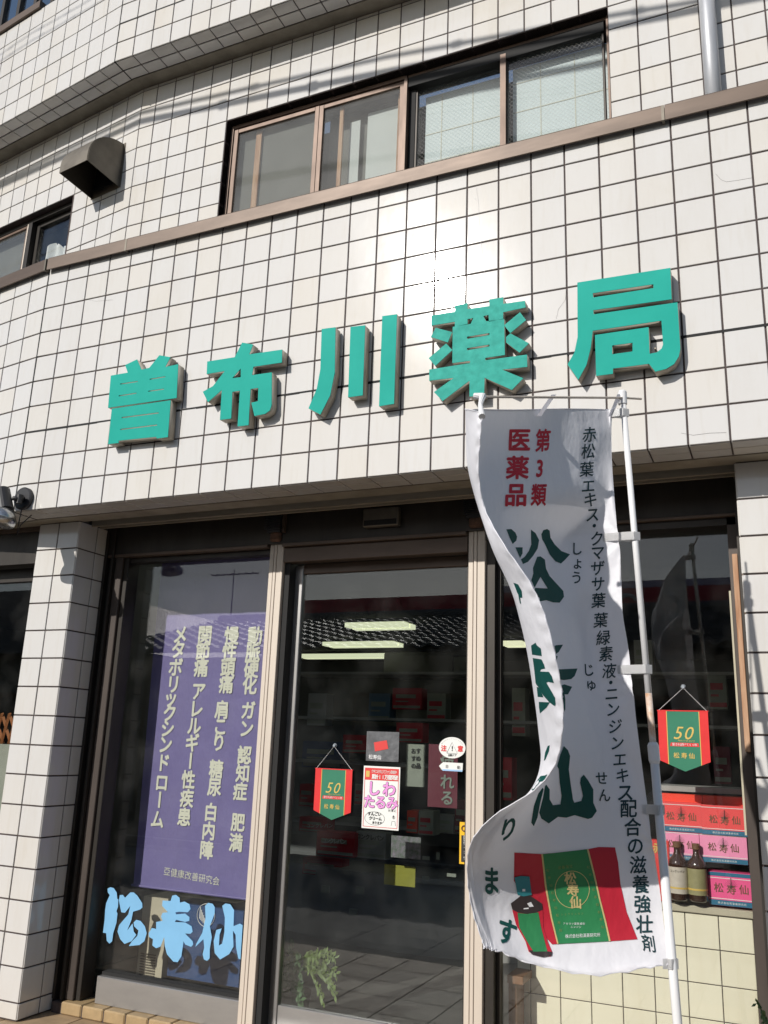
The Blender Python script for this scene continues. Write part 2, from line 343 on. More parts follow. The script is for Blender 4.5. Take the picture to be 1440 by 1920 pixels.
def _pg(bm, items, fn, res, lift):
    bold = 0.0
    """items: (char, cx, cy, ex(2), ey(2)) in some 2-D space; fn maps it to a point or None"""
    for ch, cx, cy, ex, ey in items:
        vs, fs = glyph(ch, bold, res)
        out = []
        for x, y in vs:
            p = fn(cx + ex[0] * x + ey[0] * y, cy + ex[1] * x + ey[1] * y); out.append(bm.verts.new(p + Vector((0, -lift, 0))) if p is not None else None)
        for f in fs:
            q = [out[i] for i in f]
            if all(q) and max((a.co - b.co).length for a in q for b in q) < 0.25:
                try: bm.faces.new(q)
                except ValueError: pass
def text_line(s, u0, v0, u1, v1, size, Y, bold=0.02, vertical=False, sq=1.0, res=2):
    """upright lettering on the plane y=Y, centres spread from pixel (u0,v0) to (u1,v1); size = glyph height in px"""
    n = max(len(s) - 1, 1); it = []
    for i, ch in enumerate(s):
        if ch == ' ': continue
        t = i / n if len(s) > 1 else 0.5; p = at(u0 + (u1 - u0) * t, v0 + (v1 - v0) * t, Y)
        h = (at(u0, v0 - size / 2, Y) - at(u0, v0 + size / 2, Y)).z
        if ch in 'ー' and vertical: it.append((ch, p.x, p.z, (0, -h), (h * 0.9, 0)))
        else: it.append((ch, p.x, p.z, (h * sq, 0), (0, h)))
    bm = bmesh.new(); put_glyphs(bm, it, lambda a, b: Vector((a, Y, b)), bold, res); return bm
def px_chars(L, size, Y, bold=0.02, sq=1.0, vertical=False, res=2):
    bm = bmesh.new(); it = []
    for ch, u, v in L:
        p = at(u, v, Y); h = (at(u, v - size / 2, Y) - at(u, v + size / 2, Y)).z
        if ch == 'ー' and vertical: it.append((ch, p.x, p.z, (0, -h), (h * 0.9, 0)))
        else: it.append((ch, p.x, p.z, (h * sq, 0), (0, h)))
    put_glyphs(bm, it, lambda a, b: Vector((a, Y, b)), bold, res); return bm
from mathutils.geometry import tessellate_polygon
def fill(bm, vs, flat):
    for t in tessellate_polygon([[Vector((a, b, 0)) for a, b in flat]]):
        try: bm.faces.new([vs[i] for i in t])
        except ValueError: pass
def px_poly(polys, Y, depth=0.0):
    """traced outlines on the plane y=Y (photo pixels)"""
    bm = bmesh.new()
    for P in polys:
        f = [bm.verts.new(at(u, v, Y)) for u, v in P]; fill(bm, f, P)
        if depth:
            k = [bm.verts.new(v.co + Vector((0, depth, 0))) for v in f]; fill(bm, k, P)
            for i in range(len(f)): bm.faces.new((f[i], k[i], k[(i + 1) % len(f)], f[(i + 1) % len(f)]))
    return bm
def px_rect(u0, v0, u1, v1, Y, d=0.0):
    """upright rectangle on y=Y whose diagonal corners are pixels"""
    a, b = at(u0, v0, Y), at(u1, v1, Y); bm = bmesh.new()
    box(bm, (a.x, Y, b.z - Z0), (b.x, Y + d, a.z - Z0)); return bm

# ---- tiles
_tm = {}
def tile_mesh(w, h, m, t=0.006, b=0.0016):
    k = (round(w, 3), round(h, 3), m.name)
    if k in _tm: return _tm[k]
    bm = bmesh.new(); rings = []
    for dx, y in ((0, t), (0, b), (b, 0)):
        rings.append([bm.verts.new((sx * (w / 2 - dx), y, sz * (h / 2 - dx))) for sx, sz in ((-1, -1), (1, -1), (1, 1), (-1, 1))])
    for i in range(2):
        for k2 in range(4): bm.faces.new((rings[i][k2], rings[i][(k2 + 1) % 4], rings[i + 1][(k2 + 1) % 4], rings[i + 1][k2]))
    bm.faces.new(rings[2]); bmesh.ops.recalc_face_normals(bm, faces=bm.faces)
    me = bpy.data.meshes.new('tile'); bm.to_mesh(me); bm.free(); me.materials.append(m); _tm[k] = me; return me
def tiles(parent, F, xs, zs, m=None, g=0.0074, skip=None, horizontal=False, y=0.0, tilt=0.27, name='tile'):
    """one object per tile; zs/xs are joint centre lines. horizontal: lies in the soffit, zs are y-lines and y the height"""
    m = m or M['tile']; xs = sorted(xs); zs = sorted(zs)
    for i in range(len(xs) - 1):
        for j in range(len(zs) - 1):
            cx, cz = (xs[i] + xs[i + 1]) / 2, (zs[j] + zs[j + 1]) / 2
            if skip and skip(cx, cz): continue
            w_, h_ = xs[i + 1] - xs[i] - g, zs[j + 1] - zs[j] - g
            o = bpy.data.objects.new(name, tile_mesh(w_, h_, m)); COL.objects.link(o); o.parent = parent
            if horizontal: p = F(cx, cz, y); e = (R(90), 0, F.rz)      # glazed face looks down
            else: p = F(cx, y + random.uniform(-.0004, .0004), cz); e = (R(random.gauss(0, tilt)), 0, F.rz + R(random.gauss(0, tilt)))
            o.location = p - ORG[parent]
            if horizontal: o.rotation_euler = (R(90), 0, F.rz)
            else: o.rotation_euler = e
def ar(a, b, s):
    n = int(round((b - a) / s)); return [a + (b - a) * i / n for i in range(n + 1)]

# ============================================================ ground and street
tag(mesh('road', B((-80, -60, -3.995 - .2), (60, -5.2, -3.995 - .12)), M['asphalt'], org=(0, -10, -0.2)), kind='structure')
tag(mesh('ground', B((-300, -300, -3.995 - .4), (300, 300, -3.995 - .21)), M['asphalt'], org=(0, 0, -.4)), kind='structure')
pv = thing('pavement', (0, -2, 0), kind='structure')
mesh('paving_bed', B((-20, -5.2, -3.995 - .2), (14, 9.4, -3.995 - .014)), M['grout'], pv)
tiles(pv, Frame(0, 0), ar(-9.0, 3.0, .6), ar(-4.9, -1.3, .3), M['paver'], .006, horizontal=True, y=-3.995, name='paving_slab')
for o in [c for c in pv.children if c.name.startswith('paving_slab')]: o.rotation_euler = (R(-90), 0, 0)
tiles(pv, Frame(0, 0), ar(-5.4, 1.8, .3), ar(-1.3, .5, .3), M['terracotta'], .006, horizontal=True, y=-3.995, name='floor_tile')
for o in [c for c in pv.children if c.name.startswith('floor_tile')]: o.rotation_euler = (R(-90), 0, 0)
mesh('kerb', boxes([((-20 + i * .9, -5.2, -4.195), (-20 + i * .9 + .893, -5.02, -3.988)) for i in range(37)], bev=.01), M['plaster'], pv)
mesh('road_marking', boxes([((-40, -6.9, -4.111), (20, -6.77, -4.107)), ((-40, -5.75, -4.111), (20, -5.62, -4.107))]), M['roadpaint'], None, kind='structure', org=(0, -6, -.12))

# ---- the step in front of the glazing
st = thing('entrance_step', (-1.5, .5, 0), kind='structure')
mesh('step_core', B((-3.50, .462, -3.994), (-.16, .66, -3.945)), M['grout'], st)
for i, x in enumerate(ar(-3.44, -.20, .135)[:-1]):
    bm = bmesh.new(); box(bm, (x + .003, .455, -3.993), (x + .132, .60, -3.937), bev=.006); mesh('nosing_tile', bm, M['step'], st)

# ============================================================ lower fascia
fw = thing('fascia_wall', (-1.7, .1, Z0 - 1.505), kind='structure')
mesh('wall_body', B((-3.75, .005, -1.499), (.603, .28, -.02)), M['grout'], fw)
zr = [-.15 * k - (.005 if k >= 8 else (.0025 if k == 7 else 0)) for k in range(1, 11)] + [-.005]
tiles(fw, MAIN, [-.15 * k for k in range(26)] + [.15, .30, .45, .60], zr)
tiles(fw, MAIN, [-.15 * k for k in range(26)] + [.15, .30, .45, .60], [.006, .083, .168], horizontal=True, y=-1.505, g=.006)
mesh('soffit_board', B((-3.75, .172, -1.507), (.603, .279, -1.4995)), M['concrete'], fw)
fr_ = thing('fascia_return', (-4.4, .2, Z0 - 1.505), kind='structure')
mesh('wall_body', B((-1.8, .005, -1.4985), (0, .278, -.0205), FL), M['grout'], fr_)
xsF = [-.1535 * k - .002 for k in range(11)]
tiles(fr_, FL, xsF, zr)
tiles(fr_, FL, xsF, [.006, .083, .168], horizontal=True, y=-1.5058, g=.006)
mesh('soffit_board', B((-1.8, .172, -1.508), (0, .279, -1.5005), FL), M['concrete'], fr_)
mesh('corner_joint', B((-3.7535, .002, -1.5075), (-3.7465, .168, -1.503)), M['dark'], fw)
mesh('expansion_joint', boxes([((-3.748, -.0006, -1.0595), (.60, .006, -1.0475)), ((-3.7535, -.0008, -1.498), (-3.7455, .006, -.07))]), M['dark'], fw)
for P, mm in (([(893, 352), (897, 375), (899, 420), (902, 455), (905, 478), (913, 545)], 'string'), ([(882, 356), (890, 372), (897, 376)], 'string'), ([(1043, 598), (1047, 580), (1060, 562), (1062, 540)], 'grout'),
              ([(1342, 326), (1352, 337), (1362, 341), (1383, 338), (1412, 333)], 'grout'), ([(1277, 812), (1300, 816), (1330, 812), (1362, 811)], 'grout'), ([(155, 560), (180, 565), (212, 562)], 'grout')):
    mesh('glaze_crack', T([at(u_, v_, -.0008) for u_, v_ in P], .0004, 4), M[mm], fw)
# coping over the fascia: lengths of folded brown aluminium
cp = thing('coping', (-1.7, .1, Z0), kind='structure')
def coping_piece(x0, x1, F):
    bm = bmesh.new()
    prof = [(-.03, -.066), (-.03, .004), (-.024, .012), (.52, .03), (.545, .03), (.545, .0), (-.012, -.012), (-.012, -.058), (-.022, -.066)]
    a = [bm.verts.new(F(x0, y, z)) for y, z in prof]; b = [bm.verts.new(F(x1, y, z)) for y, z in prof]
    bm.faces.new(a); bm.faces.new(list(reversed(b)))
    for i in range(len(prof)): bm.faces.new((a[i], b[i], b[(i + 1) % len(prof)], a[(i + 1) % len(prof)]))
    mesh('coping_length', bm, M['coping'], cp)
    bm = bmesh.new(); box(bm, (x1 - .006, -.0315, -.067), (x1 + .006, .54, .006), F); mesh('joint_strip', bm, M['stainless'], cp)
coping_piece(-3.742, -3.172, MAIN); coping_piece(-3.166, -.325, MAIN); coping_piece(-.317, .62, MAIN)
coping_piece(-1.8, -.006, FL)

# ============================================================ upper wall (set back) with its window openings
WX0, WX1, WZ1 = -3.028, -.628, 1.179
uw = thing('upper_wall', (-1.7, .6, Z0), kind='structure')
mesh('wall_body', boxes([((-3.75, .005, -.2), (WX0, .25, 1.66)), ((WX1, .005, -.2), (.726, .25, 1.66)), ((WX0, .005, WZ1), (WX1, .25, 1.66)), ((WX0, .005, -.2), (WX1, .25, .30))], UP), M['grout'], uw)
uzs = [1.779 - .15 * k for k in range(1, 12)] + [1.655]
uxs = [-3.752] + [-3.628 + .15 * k for k in range(30)]
inwin = lambda x, z: WX0 < x < WX1 and .28 < z < WZ1
tiles(uw, UP, uxs, uzs, skip=inwin)
hx = [WX0 + .15 * k for k in range(17)]
tiles(uw, UP, hx, [.004, .078], horizontal=True, y=WZ1, g=.006)
for j in range(6):      # jamb tiles on both sides of the opening
    z1 = WZ1 - .15 * j
    for xj, rot in ((WX0, 90), (WX1, -90)):
        o = bpy.data.objects.new('tile', tile_mesh(.068, .1435, M['tile'])); COL.objects.link(o); o.parent = uw
        o.location = UP(xj, .041, z1 - .075) - ORG[uw]; o.rotation_euler = (0, 0, R(rot))
ur = thing('upper_return_wall', (-4.6, .8, Z0), kind='structure')
LX = -.625
mesh('wall_body', boxes([((LX, .005, -.2), (0, .25, 1.66)), ((-1.9, .005, 1.03), (LX, .25, 1.66)), ((-1.9, .005, -.2), (LX, .25, .1))], UL), M['grout'], ur)
uls = [-.1515 * k - .002 for k in range(13)]
tiles(ur, UL, uls, uzs, skip=lambda x, z: x < LX and .1 < z < 1.05)
tiles(ur, UL, [LX - .1515 * k for k in range(8)], [.004, .075], horizontal=True, y=1.032, g=.006)

# ============================================================ third-floor parapet band
pz0 = 1.657
pw = thing('parapet_wall', (-1.7, .4, Z0 + pz0), kind='structure')
mesh('wall_body', B((-3.775, .005, pz0 + .005), (.726, .27, 2.72), PAR), M['grout'], pw)
pzs = [pz0 + .15 * k + (.008 if k > 2 else (.004 if k == 2 else 0)) for k in range(8)]
tiles(pw, PAR, [-3.777 + .15 * k for k in range(31)], pzs)
tiles(pw, PAR, [-3.777 + .15 * k for k in range(31)], [.005, .087, .172], horizontal=True, y=pz0, g=.007)
mesh('soffit_board', B((-3.775, .174, pz0 - .003), (.726, .30, pz0 + .0045), PAR), M['concrete'], pw)
pr_ = thing('parapet_return', (-4.6, .5, Z0 + pz0), kind='structure')
mesh('wall_body', B((-2.1, .005, pz0 + .0056), (0, .2685, 2.56), PL), M['grout'], pr_)
mesh('expansion_joint', boxes([((-3.77, -.0006, pz0 + .298), (.72, .006, pz0 + .309)), ((-3.779, -.0008, pz0 - .001), (-3.771, .006, 3.0)), ((-3.779, -.0008, pz0 - .0022), (-3.771, .172, pz0 + .002))], PAR), M['dark'], pw)
pls = [-.1515 * k - .002 for k in range(14)]
tiles(pr_, PL, pls, pzs[:-1] )
tiles(pr_, PL, pls, [.005, .087, .172], horizontal=True, y=pz0 - .0008, g=.007)
mesh('soffit_board', B((-2.1, .174, pz0 - .0042), (0, .33, pz0 + .0035), PL), M['concrete'], pr_)
mesh('parapet_coping', B((-2.1, -.02, 2.565), (-.95, .30, 2.625), PL), M['coping'], pr_)
# balcony glazing above the parapet, top left corner of the photo
bw = thing('balcony_window', PL(-1.5, .2, 2.63), 'dark window with blue panes above the parapet, top left corner', 'window')
mesh('frame', boxes([((-2.1, .20, 2.63), (-.95, .24, 2.67), )] + [((-2.1 + .23 * k, .195, 2.63), (-2.06 + .23 * k, .245, 3.4)) for k in range(6)], PL), M['bronze'], bw)
for k in range(5):
    mesh('pane', B((-2.06 + .23 * k, .215, 2.67), (-2.1 + .23 * (k + 1), .221, 3.4), PL), M['glassd'], bw)
mesh('room_backing', B((-2.1, .5, 2.5), (-.95, .52, 3.4), PL), M['navy'], bw)

# ============================================================ windows of the upper wall
def sash(parent, x0, x1, z0, z1, y, fw_, m, g, F=UP):
    """one sash: four frame members and its pane"""
    s = mesh('sash', boxes([((x0, y, z0), (x0 + fw_, y + .028, z1)), ((x1 - fw_, y, z0), (x1, y + .028, z1)), ((x0 + fw_, y + .001, z1 - fw_), (x1 - fw_, y + .027, z1)), ((x0 + fw_, y + .001, z0), (x1 - fw_, y + .027, z0 + fw_))], F, bev=.002), m, parent)
    mesh('pane', B((x0 + fw_ - .002, y + .011, z0 + fw_ - .002), (x1 - fw_ + .002, y + .016, z1 - fw_ + .002), F), g, s)
    return s
zb = .36
w1 = thing('sliding_window', UP(-2.4, .08, zb), 'left upstairs window with grey blind behind two sliding panes', 'window', 'upstairs windows over the fascia')
mesh('outer_frame', boxes([((-3.022, .052, zb), (-3.006, .15, 1.173)), ((-3.006, .054, 1.150), (-1.80, .15, 1.173)), ((-1.815, .05, zb), (-1.795, .15, 1.15)), ((-3.022, .04, .30), (-1.795, .15, zb))], UP), M['bronze_l'], w1)
sash(w1, -3.004, -2.385, zb, 1.148, .062, .030, M['bronze_l'], M['glassu'])
sash(w1, -2.385, -1.817, zb, 1.148, .064, .030, M['bronze_l'], M['glassu'])
mesh('blind', B((-3.02, .118, .3), (-2.39, .122, 1.15), UP), M['greyblind'], w1)
mesh('blind', B((-2.10, .165, .3), (-1.80, .17, 1.08), UP), M['innerboard'], w1)
mesh('blind', B((-2.22, .165, .3), (-2.15, .17, 1.05), UP), M['innerboard'], w1)
mesh('blind', B((-2.38, .20, .3), (-1.80, .205, 1.15), UP), M['greyblind'], w1)
mesh('inner_stile', boxes([((-2.86, .10, .36), (-2.82, .115, 1.14)), ((-2.26, .10, .36), (-2.235, .115, 1.13)), ((-1.88, .12, .36), (-1.855, .135, 1.12))], UP), M['palewood'], w1)
w2 = thing('sliding_window', UP(-1.2, .08, zb), 'right upstairs window of wired glass over a pale green inner panel', 'window', 'upstairs windows over the fascia')
mesh('outer_frame', boxes([((-.645, .05, zb), (-.631, .15, 1.173)), ((-1.793, .06, 1.155), (-.645, .15, 1.173)), ((-1.793, .04, .30), (-.631, .15, zb))], UP), M['bronze_l'], w2)
mesh('dark_track', boxes([((-1.79, .058, 1.09), (-.66, .15, 1.154)), ((-1.79, .09, zb), (-1.755, .15, 1.09))], UP), M['dark'], w2)
sash(w2, -1.755, -1.205, zb, 1.12, .095, .012, M['bronze'], M['wireglass'])
sash(w2, -1.205, -.662, zb, 1.12, .070, .012, M['bronze'], M['wireglass'])
mesh('meeting_stile', B((-1.232, .055, zb), (-1.200, .068, 1.125), UP), M['bronze_l'], w2)
mesh('inner_panel', B((-1.72, .165, .3), (-1.262, .175, 1.075), UP), M['innerboard'], w2)
mesh('inner_panel', B((-1.185, .15, .3), (-.66, .16, 1.085), UP), M['innerboard'], w2)
mesh('panel_joint', boxes([((x, .1635, .3), (x + .006, .1646, 1.07)) for x in (-1.62, -1.43)] + [((-1.72, .1630, z), (-1.262, .1646, z + .006)) for z in (.62, .81)] +
     [((x, .1485, .3), (x + .006, .1496, 1.08)) for x in (-1.03, -.84)] + [((-1.185, .1480, z), (-.66, .1496, z + .006)) for z in (.60, .79, .98)], UP), M['tanline'], w2)
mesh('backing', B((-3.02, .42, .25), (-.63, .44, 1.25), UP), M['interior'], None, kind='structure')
w3 = thing('curtained_window', UL(-1.2, .08, .3), 'dark upstairs window with white lace curtain, left of the vent hood', 'window')
mesh('outer_frame', boxes([((-1.9, .05, 1.0), (LX - .004, .13, 1.028)), ((LX - .03, .05, .2), (LX - .004, .13, 1.0))], UL), M['bronze'], w3)
mesh('meeting_stile', B((-1.17, .045, .2), (-1.125, .10, 1.0), UL), M['bronze'], w3)
mesh('fixed_edge', B((-1.19, .05, .2), (-1.172, .08, 1.0), UL), M['post'], w3)
sash(w3, -1.123, LX - .032, .2, .998, .085, .035, M['bronze'], M['glass'], UL)
sash(w3, -1.9, -1.19, .2, .998, .055, .02, M['bronze_l'], M['glassu'], UL)
bm = bmesh.new(); n = 90; pr0 = None
for i in range(n + 1):
    x = -1.9 + (1.24) * i / n; y = .17 + .018 * math.sin(i * .9) + .012 * math.sin(i * .37 + 1); top = .80 + .05 * math.sin(i * .31) + (.03 if i % 13 > 6 else 0)
    a, b_ = bm.verts.new(UL(x, y, .2)), bm.verts.new(UL(x, y + .01, top))
    if pr0: bm.faces.new((pr0[0], a, b_, pr0[1]))
    pr0 = (a, b_)
mesh('curtain', bm, M['curtain'], w3, smooth=True)
mesh('blind', B((-1.9, .13, .2), (-1.19, .135, 1.0), UL), M['greyblind'], w3)
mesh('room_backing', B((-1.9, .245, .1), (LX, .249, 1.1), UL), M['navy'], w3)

# ---- vent hood on the upper return wall
vh = thing('vent_hood', UL(-.26, 0, .92), 'grey metal vent hood sticking out of the upstairs tiles', 'vent')
bm = bmesh.new(); seg = 9; x0, x1 = -.40, -.125; prof = [(0, .92)] + [(-.27 * math.sin(k * PI / 2 / seg) , 1.0 + .25 * math.cos(k * PI / 2 / seg)) for k in range(seg + 1)] + [(-.27, .955)]
for side in (x0, x1):
    bm.faces.new([bm.verts.new(UL(side, y, z)) for y, z in prof])
for k in range(1, len(prof) - 1):
    bm.faces.new([bm.verts.new(UL(*q)) for q in ((x0, *prof[k]), (x1, *prof[k]), (x1, *prof[k + 1]), (x0, *prof[k + 1]))])
bmesh.ops.remove_doubles(bm, verts=bm.verts, dist=.0005)
r = bmesh.ops.solidify(bm, geom=bm.faces, thickness=.004)
mesh('hood', bm, M['stainless'], vh)
mesh('duct_mouth', B((x0 + .02, -.012, .97), (x1 - .02, -.002, 1.21), UL), M['dark'], vh)
mesh('wall_flange', B((x0 - .012, -.004, .915), (x1 + .012, -.0005, 1.262), UL), M['stainless'], vh)

# ---- rain pipe
dp = thing('downpipe', (-.135, .515, Z0 + .03), 'pale grey round downpipe against the upstairs tiles, top right', 'pipe')
mesh('pipe', T([wv(-.137, .512, .03), wv(-.137, .512, 1.62)], .038, 20), M['galv'], dp, smooth=True)
mesh('bracket', T([wv(-.137, .512, 1.28), wv(-.137, .512, 1.30)], .042, 20), M['galv'], dp)

# ---- overhead cables in front of the building (their shadows fall on the upper tiles)
def wallcable(name, pts, k, r, label):
    """pts on the wall where the shadow falls; the cable itself hangs k metres towards the sun"""
    P = [p + SUN * k for p in pts]; d0 = (P[1] - P[0]).normalized(); d1 = (P[-1] - P[-2]).normalized()
    P = [P[0] - d0 * 9] + P + [P[-1] + d1 * 9]
    bm = T(P, r, 8)
    for i in range(1, len(P) - 1):
        for t in (.35,):
            q = P[i].lerp(P[i + 1], t); 
            if i < len(P) - 2: tube(bm, [q + Vector((-.03, 0, .0)), q + Vector((.03, 0, 0))], r * 1.5, 8)
    return mesh(name, bm, M['rubber'], None, label=label, cat='cable', group='overhead cables across the street front')
def q(u, v): return at(u, v, .567)
wallcable('overhead_cable', [q(360, 208), q(532, 173), q(692, 141)], 2.7, .023, 'thick black overhead cable whose soft shadow crosses the upstairs tiles')
wallcable('overhead_cable', [q(360, 190), q(720, 108), q(1140, 30), q(1305, 3)], 3.4, .016, 'thinner overhead cable running just above the thick one')
nn = Vector((math.sin(TH), math.cos(TH), 0))
def qp(u, v):
    o = PL(0, 0, 0); r_ = ray(u, v); return CAMC + r_ * ((o - CAMC).dot(nn) / r_.dot(nn))
wallcable('overhead_cable', [qp(0, 103), qp(60, 62), qp(110, 34), qp(160, 5)], 3.2, .0042, 'thin wire whose shadow lies on the top left parapet tiles, upper one')
wallcable('overhead_cable', [qp(0, 115), qp(60, 76), qp(110, 48), qp(185, 5)], 3.2, .0042, 'thin wire whose shadow lies on the top left parapet tiles, lower one')

# ============================================================ teal sign letters (traced, solid)
DEP = -.058
def letter(polys, holes, label, m, src, sc):
    def cv(P): return [(src[0] + x / sc, src[1] + y / sc) for x, y in P]
    polys = [cv(p) for p in polys]; holes = [cv(h) for h in holes]
    c = at(*polys[0][0], DEP); t = thing('sign_letter', (c.x, 0, c.z), label, 'sign', 'teal characters of the shop sign')
    cu = bpy.data.curves.new('outline', 'CURVE'); cu.dimensions = '2D'; cu.fill_mode = 'BOTH'
    for P in polys + holes:
        s = cu.splines.new('POLY'); s.points.add(len(P) - 1); s.use_cyclic_u = True
        for i, (u, v) in enumerate(P):
            p = at(u, v, DEP); s.points[i].co = (p.x, p.z, 0, 1)
    def conv(ex):
        cu.extrude = ex; o = bpy.data.objects.new('o', cu); COL.objects.link(o); bpy.context.view_layer.update()
        me = bpy.data.meshes.new_from_object(o.evaluated_get(bpy.context.evaluated_depsgraph_get())); COL.objects.unlink(o); bpy.data.objects.remove(o)
        bm = bmesh.new(); bm.from_mesh(me); bpy.data.meshes.remove(me); return bm
    for nm, ex, yc, mm in (('letter_body', .0235, -.031, M['signside']), ('letter_face', .0015, DEP + .0018, m)):
        bm = conv(ex)
        for v in bm.verts: v.co = Vector((v.co.x, yc + v.co.z, v.co.y))
        bmesh.ops.remove_doubles(bm, verts=bm.verts, dist=.0001)
        mesh(nm, bm, mm, t)
    P0 = polys[0]
    for i in (0, len(P0) // 3, 2 * len(P0) // 3):
        bm = bmesh.new()
        g = [sum(p[0] for p in P0) / len(P0), sum(p[1] for p in P0) / len(P0)]
        p = at(P0[i][0] * .8 + g[0] * .2, P0[i][1] * .8 + g[1] * .2, -.03); tube(bm, [(p.x, .004, p.z), (p.x, -.02, p.z)], .004, 6); mesh('stand_off', bm, M['stainless'], t)
    return t
s1 = (180, 640); k1 = 1440 / 380
letter([[(105, 243), (225, 222), (207, 168), (290, 128), (322, 200), (378, 188), (450, 98), (528, 112), (490, 182), (583, 162), (572, 402), (85, 472)],
        [(112, 478), (530, 418), (510, 680), (430, 690), (428, 678), (160, 705), (160, 722), (85, 730)]],
       [[(170, 300), (296, 281), (296, 288), (170, 307)], [(380, 266), (492, 247), (492, 254), (380, 273)], [(160, 384), (287, 364), (287, 371), (160, 391)], [(370, 351), (482, 335), (482, 342), (370, 358)],
        [(182, 538), (444, 504), (444, 512), (182, 546)], [(173, 622), (434, 590), (434, 598), (173, 630)]],
       'leftmost teal sign character, two stacked ruled boxes with two horns', M['teal'], s1, k1)
letter([[(790, 143), (985, 112), (1038, 8), (1115, 22), (1088, 92), (1322, 58), (1320, 150), (1118, 180), (1108, 240), (1248, 220), (1247, 450), (1235, 490), (1200, 515), (1125, 530), (1103, 435), (1150, 425), (1153, 330), (1098, 338), (1083, 595), (1005, 604), (1022, 350), (968, 358), (960, 548), (880, 558), (893, 345), (795, 432), (758, 358), (830, 318), (915, 210), (786, 232)]],
       [[(966, 262), (1028, 192), (1028, 254)]],
       'second teal sign character from the left, a cross stroke over a hanging cloth shape', M['teal'], s1, k1)
s2 = (570, 570); k2 = 1440 / 440
letter([[(108, 153), (193, 142), (188, 420), (160, 560), (100, 678), (27, 640), (78, 520), (100, 400)], [(285, 140), (375, 130), (360, 560), (270, 572)], [(480, 74), (570, 62), (552, 612), (460, 627)]], [],
       'middle teal sign character made of three plain vertical strokes', M['teal'], s2, k2)
letter([[(782, 70), (925, 45), (925, 8), (1003, -6), (1003, 30), (1137, 12), (1137, -28), (1222, -42), (1222, -2), (1355, -20), (1360, 20), (1222, 50), (1222, 90), (1135, 108), (1132, 66), (1100, 74), (1118, 106), (1228, 92), (1232, 312), (1112, 330), (1112, 345), (1368, 310), (1370, 385), (1215, 402), (1345, 455), (1275, 527), (1108, 452), (1105, 560), (1015, 568), (1015, 470), (850, 595), (797, 540), (920, 452), (768, 470), (768, 402), (1018, 362), (1018, 348), (910, 362), (912, 140), (1022, 122), (1040, 85), (1003, 92), (1003, 122), (925, 138), (925, 108), (782, 132)],
        [(778, 202), (808, 145), (908, 172), (882, 235)], [(765, 332), (872, 242), (910, 282), (805, 380)], [(1228, 130), (1325, 50), (1362, 98), (1266, 178)], [(1240, 202), (1266, 180), (1380, 240), (1322, 298), (1240, 235)]],
       [[(1000, 200), (1138, 177), (1138, 190), (1000, 214)], [(1000, 270), (1138, 248), (1138, 260), (1000, 284)]],
       'fourth teal sign character, the densest one with crackled peeling paint', M['teal_crack'], s2, k2)
s3 = (1040, 480); k3 = 1440 / 260
letter([[(235, 275), (1200, 122), (1215, 448), (400, 562), (405, 605), (1275, 480), (1305, 960), (1290, 1040), (1240, 1120), (1160, 1170), (1045, 1200), (978, 1118), (605, 1168), (605, 1222), (430, 1245), (418, 820), (975, 738), (985, 1015), (1060, 1000), (1110, 960), (1125, 920), (1108, 670), (395, 775), (375, 950), (330, 1130), (245, 1285), (133, 1125), (205, 1000), (238, 840)]],
       [[(395, 385), (1025, 292), (1025, 332), (400, 430)], [(597, 928), (808, 900), (808, 990), (597, 1020)]],
       'rightmost and largest teal sign character, a flag shape round a small box', M['teal'], s3, k3)

# ============================================================ ground floor pillars
lp = thing('left_pillar', (-3.65, .35, 0), 'white tiled pillar left of the purple banner window', 'pillar')
mesh('core', B((-3.812, .259, -3.993), (-3.524, .60, -1.508)), M['grout'], lp)
lz = [-1.508] + [-1.51 - .15 * k - (.004 if k > 15 else 0) for k in range(1, 17)] + [-3.99]
tiles(lp, Frame(0, .253), [-3.814, -3.668, -3.518], lz, skip=lambda x, z: False)
SF = Frame(-3.518, .253, R(90))     # local x runs into the building, local -y faces +x
tiles(lp, SF, [0.001, .145, .231], lz)
tiles(lp, Frame(-3.814, .60, R(-90)), [0.001, .15, .346], lz)
rp = thing('right_pillar', (.1, .35, 0), 'white tiled pillar right of the box display window', 'pillar')
mesh('core', B((-.146, .259, -3.993), (.603, .60, -1.508)), M['grout'], rp)
tiles(rp, Frame(0, .253), [-.152, .0, .15, .30, .45, .60], [-1.508] + [-1.51 - .15 * k for k in range(1, 17)] + [-3.99])
tiles(rp, Frame(-.152, .60, R(-90)), [.0, .17, .346], [-1.508] + [-1.51 - .15 * k for k in range(1, 17)] + [-3.99], tilt=.1)

# ============================================================ shop front framing
sf = thing('shop_front', (-1.7, .55, 0), 'dark bronze shop front with glazed bays under the fascia', 'shopfront')
# shutter slot and head trims
mesh('shutter_slot', B((-3.51, .281, -1.40), (-.155, .36, -1.38)), M['dark'], sf)
mesh('head_trim', boxes([((-3.51, .335, -1.522), (-.155, .352, -1.47)), ((-3.51, .40, -1.518), (-.155, .415, -1.47)), ((-3.51, .352, -1.50), (-.155, .40, -1.47)), ((-3.51, .415, -1.495), (-.155, .48, -1.47))]), M['trimbeige'], sf)
mesh('head_panel', B((-3.51, .482, -1.655), (-.165, .53, -1.38)), M['bronze'], sf)
mesh('head_moulding', boxes([((-3.50, .478, -1.672), (-2.44, .54, -1.656)), ((-2.35, .474, -1.674), (-1.35, .54, -1.656)), ((-1.26, .476, -1.668), (-.165, .54, -1.655))], bev=.002), M['coping'], sf)
mesh('transom', B((-2.35, .50, -1.752), (-1.35, .56, -1.675), bev=.002), M['coping'], sf)
mesh('transom', B((-.165 - 1.095, .50, -1.70), (-.165, .58, -1.669)), M['bronze'], sf)
mesh('transom', B((-3.45, .52, -1.70), (-2.44, .58, -1.673)), M['bronze'], sf)
